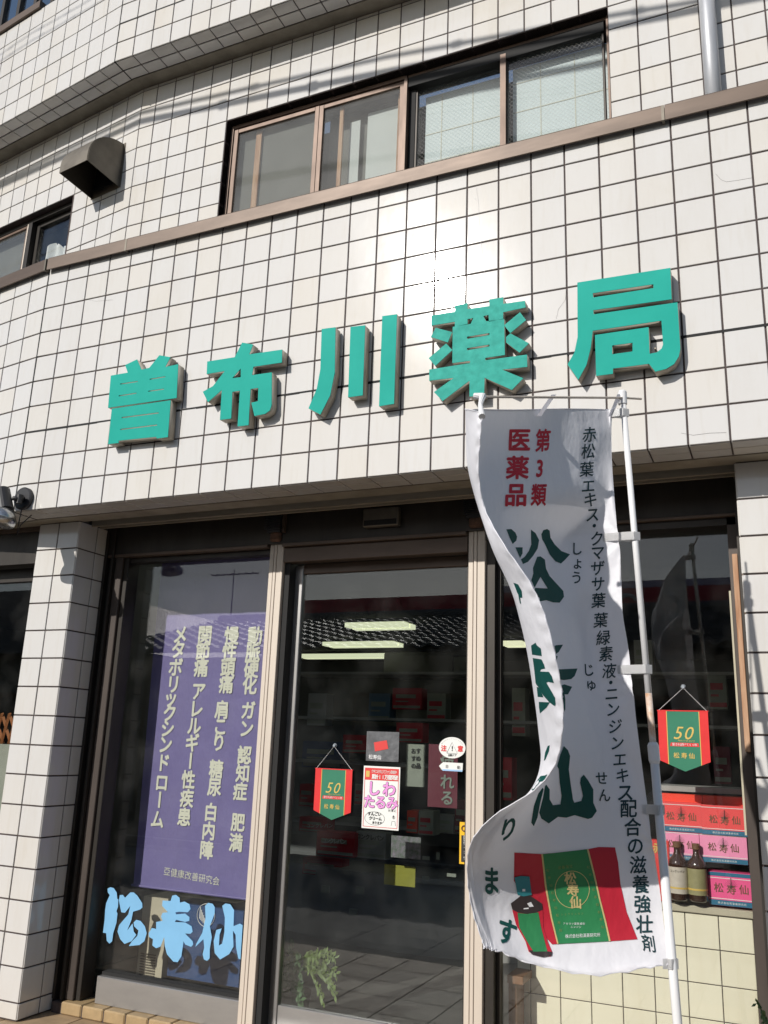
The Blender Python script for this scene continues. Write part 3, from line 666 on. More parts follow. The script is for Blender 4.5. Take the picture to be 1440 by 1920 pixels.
# left jamb
mesh('shutter_guide', boxes([((-3.515, .47, -3.935), (-3.497, .50, -1.50)), ((-3.462, .47, -3.935), (-3.448, .50, -1.50)), ((-3.515, .50, -3.935), (-3.448, .51, -1.50))]), M['bronze'], sf)
mesh('jamb', boxes([((-3.446, .488, -3.935), (-3.395, .60, -1.50))], bev=.003), M['bronze2'], sf)
mesh('jamb', boxes([((-3.393, .505, -3.935), (-3.365, .60, -1.50))], bev=.002), M['bronze'], sf)
mesh('bottom_rail', boxes([((-3.28, .515, -3.937), (-2.44, .60, -3.812))], bev=.003), M['steel'], sf)
mesh('rail_bead', B((-3.28, .55, -3.811), (-2.44, .60, -3.798)), M['dark'], sf)
# posts with two raised strips
def post(x0, x1, label):
    w_ = x1 - x0
    p = mesh('post', boxes([((x0, .506, -3.99), (x1, .60, -1.56)), ((x0 + .002, .500, -3.99), (x0 + w_ * .30, .506, -1.56)), ((x0 + w_ * .34, .498, -3.99), (x0 + w_ * .52, .506, -1.56)), ((x0 + w_ * .55, .500, -3.99), (x1 - .002, .506, -1.56))], bev=.0015), M['post'], sf, label=label)
    return p
pA = post(-2.436, -2.352, 'pale post between the purple banner window and the door')
pB = post(-1.346, -1.262, 'pale post between the door and the box display')
for x0 in (-2.436, -1.346):
    bm = bmesh.new()
    for k in range(9): box(bm, (x0 - .006, .44, -1.512 - .009 * k), (x0 + .088, .50, -1.507 - .009 * k))
    box(bm, (x0 + .004, .45, -1.60), (x0 + .08, .503, -1.50))
    mesh('post_bracket', bm, M['black_metal'], sf)
    bm = bmesh.new(); box(bm, (x0 + .012, .462, -1.645), (x0 + .078, .4985, -1.588), bev=.01); mesh('rusted_foot', bm, M['rust'], sf)
mesh('side_stop', B((-2.349, .46, -1.60), (-2.335, .50, -1.50)), M['coping'], sf)
# door bay frame
mesh('door_jamb', boxes([((-2.350, .52, -3.99), (-2.320, .60, -1.66))]), M['dark'], sf)
mesh('door_jamb', boxes([((-1.358, .53, -3.99), (-1.347, .60, -1.755))]), M['bronze'], sf)
mesh('bay_jamb', boxes([((-1.260, .52, -3.99), (-1.222, .60, -1.66)), ((-1.221, .56, -3.99), (-1.205, .60, -1.70))]), M['bronze'], sf)
mesh('bay_jamb', boxes([((-.205, .50, -3.99), (-.170, .60, -1.50))]), M['bronze2'], sf)
mesh('bay_jamb', B((-.168, .44, -3.99), (-.1535, .50, -1.52)), M['bronze'], sf)
mesh('wood_strip', B((-.192, .478, -2.62), (-.171, .4985, -1.83), bev=.002), M['palewood'], sf, label='sunlit stained wood strip on the right jamb')
mesh('wood_strip', B((-.214, .50, -2.93), (-.2065, .53, -1.98)), M['cream_panel'], sf)
mesh('threshold', B((-2.35, .48, -3.936), (-.21, .60, -3.925)), M['steel'], sf)
# glass
mesh('display_glass', B((-3.37, .583, -3.80), (-2.43, .589, -1.68)), M['glass'], sf)
mesh('display_glass', B((-1.222, .583, -3.92), (-.205, .589, -1.68)), M['glass'], sf)

# ---- automatic door
ad = thing('automatic_door', (-1.85, .6, .06), 'sliding glass door covered in small stickers between the two pale posts', 'door')
mesh('stile', B((-2.330, .585, -3.93), (-2.278, .625, -1.755), bev=.003), M['steel'], ad)
mesh('bottom_rail', B((-2.277, .588, -3.93), (-1.362, .622, -3.822), bev=.003), M['steel'], ad)
mesh('top_rail', B((-2.277, .588, -1.80), (-1.362, .622, -1.748), bev=.003), M['coping'], ad)
mesh('pane', B((-2.279, .602, -3.823), (-1.362, .608, -1.80)), M['glassd'], ad)
mesh('handle', B((-1.372, .588, -2.98), (-1.362, .601, -2.80), bev=.002), M['steel'], ad)
# door sensor
ds = thing('door_sensor', at(715, 980, .47), 'small silver door sensor with black slot above the door', 'sensor')
p = at(682, 958, .452); q2 = at(747, 982, .452)
mesh('housing', B((p.x, .445, q2.z - Z0 - .006), (q2.x, .4815, p.z - Z0 + .008), bev=.004), M['stainless'], ds)
mesh('sensor_lens', B((p.x + .008, .4425, q2.z - Z0), (q2.x - .008, .4445, q2.z - Z0 + .026)), M['dark'], ds)

# ============================================================ left-hand window beyond the pillar
lw = thing('side_window', (-4.3, .6, 0), 'dark shop window left of the tiled pillar', 'window')
mesh('head_panel', B((-5.2, .30, -1.72), (-3.816, .36, -1.505)), M['bronze'], lw)
mesh('head_trim', boxes([((-5.2, .285, -1.535), (-3.816, .30, -1.502)), ((-5.2, .275, -1.502), (-3.816, .30, -1.496))]), M['coping'], lw)
mesh('transom', B((-5.2, .40, -1.80), (-3.816, .44, -1.722)), M['bronze'], lw)
mesh('pane', B((-5.2, .42, -3.6), (-3.816, .426, -1.80)), M['glass'], lw)
mesh('sill_rail', B((-5.2, .38, -3.99), (-3.816, .46, -3.6)), M['steel'], lw)
ll = thing('wooden_lattice', at(15, 1385, .55), 'orange expanding wooden lattice in the window left of the pillar', 'lattice')
for i in range(-2, 4):
    for sg in (1, -1):
        bm = bmesh.new()
        u = 4 + i * 14; a = at(u, 1338, .55 + .004 * sg); b_ = at(u + 16 * sg, 1394, .55 + .004 * sg)
        tube(bm, [a, b_], .011, 4); mesh('slat', bm, M['orangewood'], ll)
mesh('side_poster', px_rect(-60, 1392, 17, 1560, .50, .003), M['paperold'], None, label='pale paper poster in the window left of the pillar', cat='poster')

# ============================================================ room behind the glass
rm = thing('shop_room', (-2.5, 4, 0), kind='structure')
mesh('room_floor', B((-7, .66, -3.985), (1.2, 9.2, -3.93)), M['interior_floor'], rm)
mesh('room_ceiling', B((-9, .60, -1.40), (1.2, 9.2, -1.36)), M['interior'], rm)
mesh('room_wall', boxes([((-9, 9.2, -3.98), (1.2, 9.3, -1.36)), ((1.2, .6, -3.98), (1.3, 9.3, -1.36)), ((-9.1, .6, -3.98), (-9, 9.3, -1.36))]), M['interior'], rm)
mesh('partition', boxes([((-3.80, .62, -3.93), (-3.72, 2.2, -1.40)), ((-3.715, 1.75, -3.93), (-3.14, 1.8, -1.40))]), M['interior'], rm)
for k, (u, v, u2, v2) in enumerate([(655, 1172, 772, 1172), (612, 1207, 750, 1207), (568, 1230, 745, 1228), (945, 1206, 985, 1206)]):
    z = -1.44 + Z0; a, b_ = atz(u, v, z), atz(u2, v2, z)
    t = thing('ceiling_light', a.lerp(b_, .5), ['nearest lit ceiling tube seen through the door glass', 'second lit ceiling tube seen through the door glass', 'farthest lit ceiling tube seen through the door glass', 'lit ceiling tube seen between banner and post'][k], 'ceiling light', 'fluorescent ceiling lights')
    y_ = (a.y + b_.y) / 2
    mesh('diffuser', boxes([((a.x, y_ - .16, -1.475), (b_.x, y_ - .02, -1.43)), ((a.x, y_ + .02, -1.475), (b_.x, y_ + .16, -1.43))]), M['tube'], t)
    mesh('fitting', B((a.x - .02, y_ - .18, -1.429), (b_.x + .02, y_ + .18, -1.40)), M['counter'], t)
for k, y_ in enumerate((.98, 1.42)):  # two fill lights added out of view to brighten the goods inside
    t = thing('ceiling_light', (-2, y_, Z0 - 1.44), ['long ceiling light closest to the shop glass', 'long ceiling light second from the shop glass'][k], 'ceiling light', 'fluorescent ceiling lights')
    mesh('diffuser', B((-3.4, y_ - .05, -1.46), (-.5, y_ + .05, -1.43)), M['tube2'], t); mesh('fitting', B((-3.45, y_ - .08, -1.429), (-.45, y_ + .08, -1.40)), M['counter'], t)
mesh('air_conditioner', B((-4.6, 6.8, -1.85), (-3.2, 7.1, -1.52), bev=.02), M['interior'], None, label='dim wall air conditioner under the ceiling lights', cat='air conditioner')
# wall clock
ck = thing('wall_clock', at(863, 1252, 5.0), 'square wall clock with pale face seen through the door', 'clock')
mesh('clock_case', px_rect(848, 1228, 880, 1266, 5.0, .05), M['dark'], ck); mesh('clock_face', px_rect(851, 1232, 878, 1262, 4.99, .006), M['paperold'], ck)
# shelf with cartons behind the door
sh = thing('display_shelf', at(660, 1450, 2.6), 'dim grey tiered shelf of cartons behind the door', 'shelf')
for v in (1440, 1560, 1662):
    a, b_ = at(560, v, 2.7), at(880, v, 2.7); mesh('shelf_board', B((a.x, 2.6, b_.z - Z0 - .012), (b_.x, 3.1, b_.z - Z0 + .012)), M['counter'], sh)
mesh('shelf_back', B((at(540, 1450, 3.1).x, 3.11, -3.5), (at(890, 1450, 3.1).x, 3.13, -2.5)), M['interior'], sh)
def carton(u0, v0, u1, v1, y, m, label, name='carton', d=.12, group='cartons on the dim shelf'):
    a, b_ = at(u0, v1, y), at(u1, v1, y); zt = at((u0 + u1) / 2, v0, y).z - Z0; zb_ = at((u0 + u1) / 2, v1, y).z - Z0
    t = thing(name, (a.lerp(b_, .5).x, y, zb_ + Z0), label, 'box', group); mesh('carton_body', B((a.x, y, zb_), (b_.x, y + d, zt), bev=.002), m, t)
    if group.startswith('cartons'):
        w_, h_ = b_.x - a.x, zt - zb_
        mesh('label_patch', boxes([((a.x + w_ * .12, y - .0015, zb_ + h_ * .52), (b_.x - w_ * .2, y - .0005, zb_ + h_ * .70)), ((a.x + w_ * .12, y - .0015, zb_ + h_ * .34), (b_.x - w_ * .45, y - .0005, zb_ + h_ * .40)), ((a.x + w_ * .04, y - .0015, zb_ + h_ * .06), (b_.x - w_ * .04, y - .0005, zb_ + h_ * .18))]), M['paperold'] if m.name != 'pale_poster_paper' else M['darkred'], t)
    return t
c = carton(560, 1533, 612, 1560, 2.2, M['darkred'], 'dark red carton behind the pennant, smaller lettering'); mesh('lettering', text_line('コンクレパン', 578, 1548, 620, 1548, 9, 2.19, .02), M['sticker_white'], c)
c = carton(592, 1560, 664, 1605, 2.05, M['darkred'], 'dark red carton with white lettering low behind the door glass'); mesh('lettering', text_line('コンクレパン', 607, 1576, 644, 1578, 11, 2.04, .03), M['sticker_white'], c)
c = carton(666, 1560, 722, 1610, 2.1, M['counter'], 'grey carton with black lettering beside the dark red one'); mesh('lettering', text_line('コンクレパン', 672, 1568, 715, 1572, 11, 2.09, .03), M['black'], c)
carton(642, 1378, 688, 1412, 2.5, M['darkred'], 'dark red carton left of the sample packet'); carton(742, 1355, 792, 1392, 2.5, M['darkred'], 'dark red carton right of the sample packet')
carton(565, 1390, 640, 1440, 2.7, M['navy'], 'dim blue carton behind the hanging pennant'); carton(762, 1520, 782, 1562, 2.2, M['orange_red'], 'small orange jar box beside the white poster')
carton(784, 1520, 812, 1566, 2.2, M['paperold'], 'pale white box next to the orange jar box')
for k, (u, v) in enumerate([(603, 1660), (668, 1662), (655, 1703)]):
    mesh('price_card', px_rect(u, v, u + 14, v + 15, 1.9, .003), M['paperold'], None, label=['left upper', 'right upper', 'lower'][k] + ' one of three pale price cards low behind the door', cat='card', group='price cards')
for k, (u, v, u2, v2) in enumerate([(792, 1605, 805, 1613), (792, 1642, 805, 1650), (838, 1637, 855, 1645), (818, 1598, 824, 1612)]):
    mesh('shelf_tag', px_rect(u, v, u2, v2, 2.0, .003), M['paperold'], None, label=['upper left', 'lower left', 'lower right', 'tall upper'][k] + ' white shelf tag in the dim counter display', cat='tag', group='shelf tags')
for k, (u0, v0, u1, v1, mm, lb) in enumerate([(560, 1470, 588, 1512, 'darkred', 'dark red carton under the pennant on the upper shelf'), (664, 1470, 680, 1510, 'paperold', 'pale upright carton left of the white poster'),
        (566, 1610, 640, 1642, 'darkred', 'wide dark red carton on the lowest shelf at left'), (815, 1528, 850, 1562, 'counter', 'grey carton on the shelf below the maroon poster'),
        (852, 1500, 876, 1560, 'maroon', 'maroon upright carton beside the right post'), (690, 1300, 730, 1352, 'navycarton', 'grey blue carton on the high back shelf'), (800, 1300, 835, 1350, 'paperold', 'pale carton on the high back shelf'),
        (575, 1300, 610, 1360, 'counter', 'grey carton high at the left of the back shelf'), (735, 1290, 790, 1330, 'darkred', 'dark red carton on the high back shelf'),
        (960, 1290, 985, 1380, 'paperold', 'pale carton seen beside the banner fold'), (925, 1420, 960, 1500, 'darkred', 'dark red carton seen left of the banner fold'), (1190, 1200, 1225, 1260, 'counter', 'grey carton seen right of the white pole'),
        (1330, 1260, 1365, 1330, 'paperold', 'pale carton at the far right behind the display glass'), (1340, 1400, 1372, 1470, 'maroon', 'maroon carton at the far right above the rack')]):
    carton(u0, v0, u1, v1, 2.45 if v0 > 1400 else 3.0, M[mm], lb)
for v in (1352, 1262):
    a, b_ = at(545, v, 3.0), at(890, v, 3.0); mesh('shelf_board', B((a.x, 2.98, b_.z - Z0 - .012), (1.1, 3.3, b_.z - Z0 + .008)), M['counter'], sh)
# posters inside
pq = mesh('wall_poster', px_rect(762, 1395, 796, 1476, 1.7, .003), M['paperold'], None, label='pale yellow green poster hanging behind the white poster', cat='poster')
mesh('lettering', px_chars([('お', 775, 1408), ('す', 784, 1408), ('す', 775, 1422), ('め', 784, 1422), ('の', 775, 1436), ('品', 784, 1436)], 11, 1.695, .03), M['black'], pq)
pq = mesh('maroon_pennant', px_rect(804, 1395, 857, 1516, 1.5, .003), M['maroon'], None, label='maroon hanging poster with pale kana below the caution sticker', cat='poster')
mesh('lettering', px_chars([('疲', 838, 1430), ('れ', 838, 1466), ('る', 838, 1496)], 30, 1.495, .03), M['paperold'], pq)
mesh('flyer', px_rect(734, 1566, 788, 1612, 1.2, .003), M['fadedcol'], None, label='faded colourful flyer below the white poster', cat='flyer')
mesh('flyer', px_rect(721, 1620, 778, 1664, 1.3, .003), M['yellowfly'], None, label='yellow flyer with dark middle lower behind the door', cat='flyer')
# curved counter
bm = bmesh.new(); c0 = atz(740, 1785, .065); zt_c = max(at(740, 1672, c0.y).z - Z0, -3.5); rr_ = .95; N = 40
pts = [(c0.x + rr_ * math.sin(PI * k / N - PI / 2) * 1.25, c0.y + .57 - rr_ * math.cos(PI * k / N - PI / 2) * .6) for k in range(N + 1)]
for z0, z1, ex in ((-3.93, zt_c, 0), (zt_c, zt_c + .03, .03)):
    for k in range(N):
        a, b_ = pts[k], pts[k + 1]
        bm.faces.new([bm.verts.new(wv(a[0], a[1] - ex, z0)), bm.verts.new(wv(b_[0], b_[1] - ex, z0)), bm.verts.new(wv(b_[0], b_[1] - ex, z1)), bm.verts.new(wv(a[0], a[1] - ex, z1))])
bm.faces.new([bm.verts.new(wv(a, b - .03, zt_c + .03)) for a, b in pts])
mesh('curved_counter', bm, M['counter'], None, label='curved grey shop counter behind the door glass', cat='counter')

# ---- pottery plants behind the door
def sprig(bm, base, dirs, n, size):
    base = Vector(base)
    for d in dirs:
        d = Vector(d); L_ = d.length; p0 = base
        for i in range(n):
            t = (i + 1) / n; p = base + d * t + Vector((0, 0, .35 * L_ * (t - t * t * 1.5)))
            tan = (p - p0).normalized(); p0 = p
            for s in (1, -1):
                a = (tan * .5 + Vector((random.uniform(-.3, .3), random.uniform(-.5, .5), s * .7 + random.uniform(-.3, .3)))).normalized()
                w_ = a.cross(Vector((random.uniform(-.4, .4), 1, random.uniform(-.4, .4)))).normalized() * size * .22
                l = size * random.uniform(.7, 1.2)
                bm.faces.new([bm.verts.new(v) for v in (p, p + a * l * .5 + w_, p + a * l, p + a * l * .5 - w_)])
        pts_ = [base + d * (k / 4) + Vector((0, 0, .35 * L_ * (k / 4 - (k / 4) ** 2 * 1.5))) for k in range(5)]
        tube(bm, pts_, .002, 4, False)
pl1 = thing('potted_plant', at(545, 1875, .74), 'green potted plant at the foot of the door, behind glass', 'plant')
b0 = at(548, 1850, .74); bm = bmesh.new()
sprig(bm, b0, [(-.06, -.05, .18), (.05, -.06, .16), (-.02, -.1, .05), (.10, -.08, -.04), (-.09, -.06, .03), (.02, -.07, .24), (-.05, -.09, -.05), (.06, -.04, .1), (-.03, -.04, .14), (.08, -.06, .02), (0, -.05, -.1)], 12, .040)
mesh('leaves', bm, M['leaf'], pl1)
bm = bmesh.new(); b1 = at(567, 1805, .74)
sprig(bm, b1, [(.16, -.06, .05), (.20, -.04, .02), (.22, -.08, -.05), (.12, -.08, .07), (.17, -.1, -.08), (-.06, -.02, .04), (.18, -.02, .08), (.13, -.05, .0), (.2, -.06, -.02)], 20, .034)
mesh('fronds', bm, M['leaf2'], pl1)
mesh('pot', T([b0 + Vector((0, .02, -.2)), b0 + Vector((0, .02, -.02))], [.06, .085], 14), M['pot'], pl1)
wd = thing('weed', at(1440, 1905, .1), 'small green weed at the bottom right corner by the pillar', 'plant')
bm = bmesh.new(); b2 = at(1442, 1938, .12)
sprig(bm, b2, [(-.03, -.02, .11), (.02, -.02, .13), (-.01, -.05, .08), (.05, -.01, .1)], 8, .02)
tube(bm, [b2, Vector((b2.x, b2.y, 0.0))], .003, 5)
mesh('leaves', bm, M['leaf'], wd)

# ============================================================ left display bay: purple banner, sticker, panels
YB = .765
pb = thing('purple_banner', at(380, 1400, YB), 'purple hanging cloth banner with cream Japanese columns behind the left glass', 'banner')
bm = bmesh.new(); nu, nv = 26, 30
tl, bl = at(303, 1010, YB), at(262, 1662, YB); tr_ = at(525, 1000, YB)
zt_, zb_ = at(300, 1050, YB).z, at(265, 1663, YB).z
xr = at(510, 1400, YB).x + .03; xl = at(256, 1600, YB).x; xlt = at(292, 1170, YB).x
G = [[bm.verts.new((xl + (xr - xl) * i / nu + (xlt - xl) * (1 - i / nu) * min(1, j / nv * 1.3), YB + .0012 * math.sin(i * .8 + j * .05) + .0012 * (1 - j / nv) * math.sin(i * .35), zb_ + (zt_ - zb_) * j / nv)) for i in range(nu + 1)] for j in range(nv + 1)]
for j in range(nv):
    for i in range(nu): bm.faces.new((G[j][i], G[j][i + 1], G[j + 1][i + 1], G[j + 1][i]))
mesh('cloth', bm, M['purple'], pb, smooth=True)
mesh('bottom_hem', T([(xl - .01, YB, zb_ + .004), (xr, YB, zb_ + .004)], .007, 8), M['purple'], pb)
YT = YB - .0035
for L_ in ([('動', 478, 1192), ('脈', 474, 1223), ('硬', 471, 1254), ('化', 468, 1285), ('ガ', 465, 1332), ('ン', 462, 1366), ('認', 458, 1416), ('知', 455, 1450), ('症', 450, 1484), ('肥', 446, 1542), ('満', 442, 1580)],
           [('慢', 434, 1192), ('性', 430, 1222), ('頭', 427, 1252), ('痛', 424, 1283), ('肩', 416, 1331), ('こ', 413, 1362), ('り', 410, 1392), ('糖', 405, 1442), ('尿', 402, 1476), ('白', 395, 1523), ('内', 391, 1558), ('障', 387, 1594)],
           [('関', 384, 1190), ('節', 380, 1221), ('痛', 377, 1252), ('ア', 372, 1296), ('レ', 368, 1329), ('ル', 364, 1361), ('ギ', 360, 1393), ('ー', 357, 1426), ('性', 353, 1462), ('疾', 350, 1497), ('患', 345, 1532)],
           [('メ', 338, 1190), ('タ', 334, 1218), ('ボ', 329, 1251), ('リ', 325, 1283), ('ッ', 320, 1309), ('ク', 318, 1337), ('シ', 314, 1366), ('ン', 310, 1396), ('ド', 306, 1430), ('ロ', 303, 1467), ('ー', 299, 1499), ('ム', 295, 1536)]):
    mesh('lettering', px_chars(L_, 36, YT, .042, .92, True), M['cream_ink'], pb)
mesh('lettering', text_line('亞健康改善研究会', 313, 1634, 405, 1652, 17, YT, .012), M['cream_ink'], pb)

gs = thing('glass_lettering', at(320, 1740, .58), 'light blue brush characters stuck on the left window glass', 'sticker')
kk = 1440 / 290
def sp(P, k=0): return [(180 + x / kk, 1640 + y / kk) for x, y in P]
blue = [
 [(108, 130), (135, 117), (165, 125), (192, 165), (198, 225), (208, 230), (205, 300), (190, 340), (200, 360), (190, 450), (160, 545), (150, 620), (125, 642), (100, 615), (95, 545), (65, 540), (80, 420), (85, 330), (95, 265), (128, 190), (110, 165)],
 [(213, 240), (222, 190), (250, 188), (270, 215), (320, 165), (350, 165), (385, 195), (430, 265), (432, 305), (410, 325), (345, 345), (330, 420), (290, 520), (340, 455), (352, 530), (375, 560), (330, 620), (265, 645), (225, 600), (200, 530), (215, 470), (300, 370), (320, 290), (270, 355), (235, 350)],
 [(350, 445), (375, 420), (415, 430), (455, 480), (472, 545), (450, 620), (405, 655), (305, 665), (335, 620), (385, 570), (395, 520), (355, 480)],
 [(620, 240), (695, 245), (710, 195), (745, 188), (778, 215), (782, 260), (825, 250), (870, 275), (880, 320), (855, 350), (775, 345), (740, 350), (745, 370), (830, 362), (870, 395), (868, 430), (830, 440), (745, 420), (735, 440), (830, 445), (890, 480), (900, 530), (880, 550), (830, 548), (900, 620), (905, 650), (885, 672), (830, 650), (815, 620), (795, 760), (760, 815), (720, 810), (660, 740), (640, 660), (635, 580), (600, 670), (560, 685), (525, 660), (530, 600), (495, 580), (490, 545), (520, 495), (560, 505), (560, 440), (620, 430), (605, 390), (620, 355), (670, 350), (615, 290)],
 [(1015, 290), (1045, 262), (1085, 270), (1105, 300), (1105, 360), (1060, 480), (1078, 580), (1060, 690), (1058, 780), (1035, 802), (1005, 790), (992, 740), (1008, 680), (1000, 600), (925, 672), (935, 640), (990, 540), (1020, 400)],
 [(1175, 290), (1205, 268), (1250, 275), (1285, 330), (1280, 480), (1340, 455), (1365, 470), (1345, 790), (1325, 780), (1305, 680), (1300, 560), (1275, 520), (1280, 670), (1240, 740), (1155, 790), (1105, 730), (1095, 620), (1120, 515), (1170, 500), (1150, 560), (1145, 660), (1175, 640), (1195, 540), (1200, 400)]]
for k, P in enumerate(blue):
    mesh('brush_stroke', px_poly([sp(P)], .5815 - .0002 * k), M['skyblue'], gs)
cb = thing('cream_cabinet', at(285, 1780, .84), 'cream cabinet with louvred vent behind the blue glass lettering', 'cabinet')
mesh('cabinet_body', px_rect(270, 1680, 302, 1835, .84, .3), M['cream_panel'], cb)
for k in range(9): mesh('louvre_slat', B((at(262, 1800, .83).x, .832, at(262, 1788 + 5 * k, .83).z - Z0), (at(290, 1800, .83).x, .839, at(262, 1788 + 5 * k, .83).z - Z0 + .004)), M['stainless'], cb)
nc = thing('navy_cabinet', at(390, 1800, .85), 'navy blue cabinet with winged ring emblem behind the glass lettering', 'cabinet')
mesh('cabinet_body', px_rect(325, 1692, 447, 1852, .85, .3), M['navy'], nc)
mesh('top_edge', px_rect(335, 1680, 444, 1693, .843, .3), M['cream_panel'], nc)
e0 = at(386, 1716, .846); bm = bmesh.new(); ring = [(e0.x + .055 * math.cos(k * PI / 14), e0.y, e0.z + .055 * math.sin(k * PI / 14)) for k in range(29)]
tube(bm, ring, .0018, 4, False)
for k in range(5): box(bm, (e0.x - .04 + .008 * k, e0.y, e0.z - Z0 - .02 - .006 * k), (e0.x - .036 + .008 * k, e0.y + .003, e0.z - Z0 + .035 - .012 * k))
mesh('emblem', bm, M['sticker_white'], nc)

# ============================================================ right display bay: plinth, boxes, bottles
YD = .80
dpn = thing('display_plinth', (-.7, .85, 0), 'cream tiled plinth carrying the medicine boxes in the right window', 'plinth')
zl = -3.243
mesh('plinth_core', B((-1.20, YD + .005, -3.93), (-.205, 1.15, zl - .03)), M['grout'], dpn)
mesh('ledge', B((-1.203, YD - .012, zl - .028), (-.204, 1.15, zl), bev=.003), M['cream_panel'], dpn)
tiles(dpn, Frame(0, YD), [-.219 - .1315 * k for k in range(7)] + [-.206, -1.14, -1.20], [zl - .03 - .131 * k for k in range(6)], M['cream_tile'], g=.004, tilt=.08)
mesh('side_cabinet', boxes([((-1.198, .66, -3.93), (-1.165, .79, -3.60)), ((-1.198, .64, -3.60), (-1.13, .79, -3.57))]), M['timber'], None, label='low brown wooden cabinet beside the cream plinth', cat='cabinet')
rk = thing('display_rack', (-.35, .9, Z0 + zl), 'clear and grey two tier rack holding the medicine boxes', 'rack')
zs1 = at(1330, 1625, YD).z - Z0; zs2 = at(1330, 1482, YD + .08).z - Z0
mesh('rack_shelf', B((-.56, YD - .003, zs1 - .006), (-.207, 1.05, zs1)), M['glass'], rk)
mesh('rack_top', B((-.58, YD + .06, zs2 - .01), (-.207, 1.10, zs2 + .012)), M['counter'], rk)
mesh('rack_leg', boxes([((-.225, YD + .10, zl), (-.215, YD + .12, zs2)), ((-.575, YD + .10, zl), (-.565, YD + .12, zs2))]), M['steel'], rk)
def medbox(u0, v0, u1, v1, y, m, label, band=.17, top=False):
    a, b_ = at(u0, v1, y), at(u1, v1, y); um = (u0 + u1) / 2; zt = at(um, v0, y).z - Z0; zb_ = at(um, v1, y).z - Z0; h = zt - zb_; x0, x1 = a.x, b_.x
    t = thing('medicine_box', ((x0 + x1) / 2, y, zb_ + Z0), label, 'box', 'medicine boxes in the right window')
    mesh('carton_body', B((x0, y, zb_), (x1, y + .09, zt), bev=.0012), m, t)
    mesh('blue_band', boxes([((x0 + .001, y - .001, zb_ + .001), (x1 - .001, y - .0003, zb_ + h * band))] + ([((x0 + .001, y - .001, zt - h * .12), (x1 - .001, y - .0003, zt - .001))] if top else [])), M['tealblue'], t)
    mesh('white_rule', boxes([((x0 + .001, y - .001, zb_ + h * (band + .03)), (x1 - .001, y - .0003, zb_ + h * (band + .05))), ((x0 + .001, y - .001, zt - h * (.19 if top else .09)), (x1 - .001, y - .0003, zt - h * (.17 if top else .07)))]), M['sticker_white'], t)
    bm = bmesh.new(); cx = (x0 + x1) / 2; cz = zb_ + h * .53 + Z0; s = h * .30
    put_glyphs(bm, [(c, cx + (i - 1) * s * 1.25, cz - (0 if i != 1 else .004), (s, 0), (0, s)) for i, c in enumerate('松寿仙')], lambda p_, q_: Vector((p_, y - .0013, q_)), .015, 2)
    mesh('lettering', bm, M['timber'], t)
    bm = bmesh.new()
    for k in range(13):
        an = R(15 + 12.5 * k); tube(bm, [(cx, y - .0016, cz + .003), (cx + math.cos(an) * h * .2, y - .0016, cz + .003 + math.sin(an) * h * .27)], .0003, 3)
    box(bm, (cx - .0008, y - .003, cz - Z0), (cx + .0012, y - .002, cz - Z0 + h * .33)); mesh('pine_emblem', bm, M['black'], t)
    bm = bmesh.new(); s = h * .075
    put_glyphs(bm, [(c, cx + (i - 4.5) * s * 1.15, zb_ + Z0 + h * band * .5, (s, 0), (0, s)) for i, c in enumerate('株式会社和漢薬研究所')], lambda p_, q_: Vector((p_, y - .0014, q_)), .0, 1)
    mesh('lettering', bm, M['sticker_white'], t)
    return t
medbox(1330, 1637, 1417, 1700, YD, M['hotpink'], 'hot pink medicine box alone on the ledge, half in shade', top=True)
medbox(1314, 1563, 1403, 1619, YD + .005, M['lightpink'], 'light pink medicine box in the right column of the rack')
medbox(1240, 1558, 1313, 1612, YD + .005, M['lightpink'], 'light pink medicine box behind the two brown bottles')
medbox(1316, 1511, 1406, 1567, YD, M['coral'], 'coral red medicine box on the light pink one at right')
medbox(1241, 1505, 1317, 1560, YD, M['coral'], 'coral pink medicine box beside the white pole')
for k, (u0, u1, v0, v1) in enumerate([(1240, 1317, 1489, 1508), (1318, 1402, 1493, 1512)]):
    carton(u0, v0, u1, v1, YD + .05, M['orange_red'], ['orange red box top at the back, left one under the rack top', 'orange red box top at the back, right one under the rack top'][k], 'medicine_box', .1, 'medicine boxes in the right window')
def bottle(u, vt, vb, y, m, label, txt):
    b_ = at(u, vb, y); h = at(u, vt, y).z - b_.z; t = thing('medicine_bottle', b_, label, 'bottle', 'brown bottles in the right window'); r_ = h * .172
    prof = [(0.0, .9), (.03, 1), (.60, 1), (.68, .92), (.76, .5), (.82, .36), (.94, .34)]
    bm = bmesh.new(); tube(bm, [b_ + Vector((0, 0, h * a)) for a, _ in prof], [r_ * c_ for _, c_ in prof], 24); mesh('glass_body', bm, M['brownglass'], t, smooth=True)
    mesh('cap', T([b_ + Vector((0, 0, h * .90)), b_ + Vector((0, 0, h * .995)), b_ + Vector((0, 0, h))], [r_ * .42, r_ * .42, r_ * .36], 20), M['timber'], t)
    bm = bmesh.new(); tube(bm, [b_ + Vector((0, 0, h * .12)), b_ + Vector((0, 0, h * .57))], r_ * 1.012, 32, False); mesh('label_wrap', bm, m, t, smooth=True)
    if txt:
        bm = bmesh.new(); s = h * .045
        for i, ch in enumerate(txt):
            an = R(-90 + (i - 2.5) * 15); put_glyphs(bm, [(ch, 0, 0, (s, 0), (0, s))], lambda p_, q_: b_ + Vector((math.cos(an) * r_ * 1.03 - math.sin(an) * p_, math.sin(an) * r_ * 1.03 + math.cos(an) * p_, h * .5 + q_)), .02, 1)
        mesh('lettering', bm, M['black'], t)
    bm = bmesh.new(); tube(bm, [b_ + Vector((0, 0, h * .20)), b_ + Vector((0, 0, h * .23))], r_ * 1.02, 32, False); mesh('label_stripe', bm, M['gold'], t)
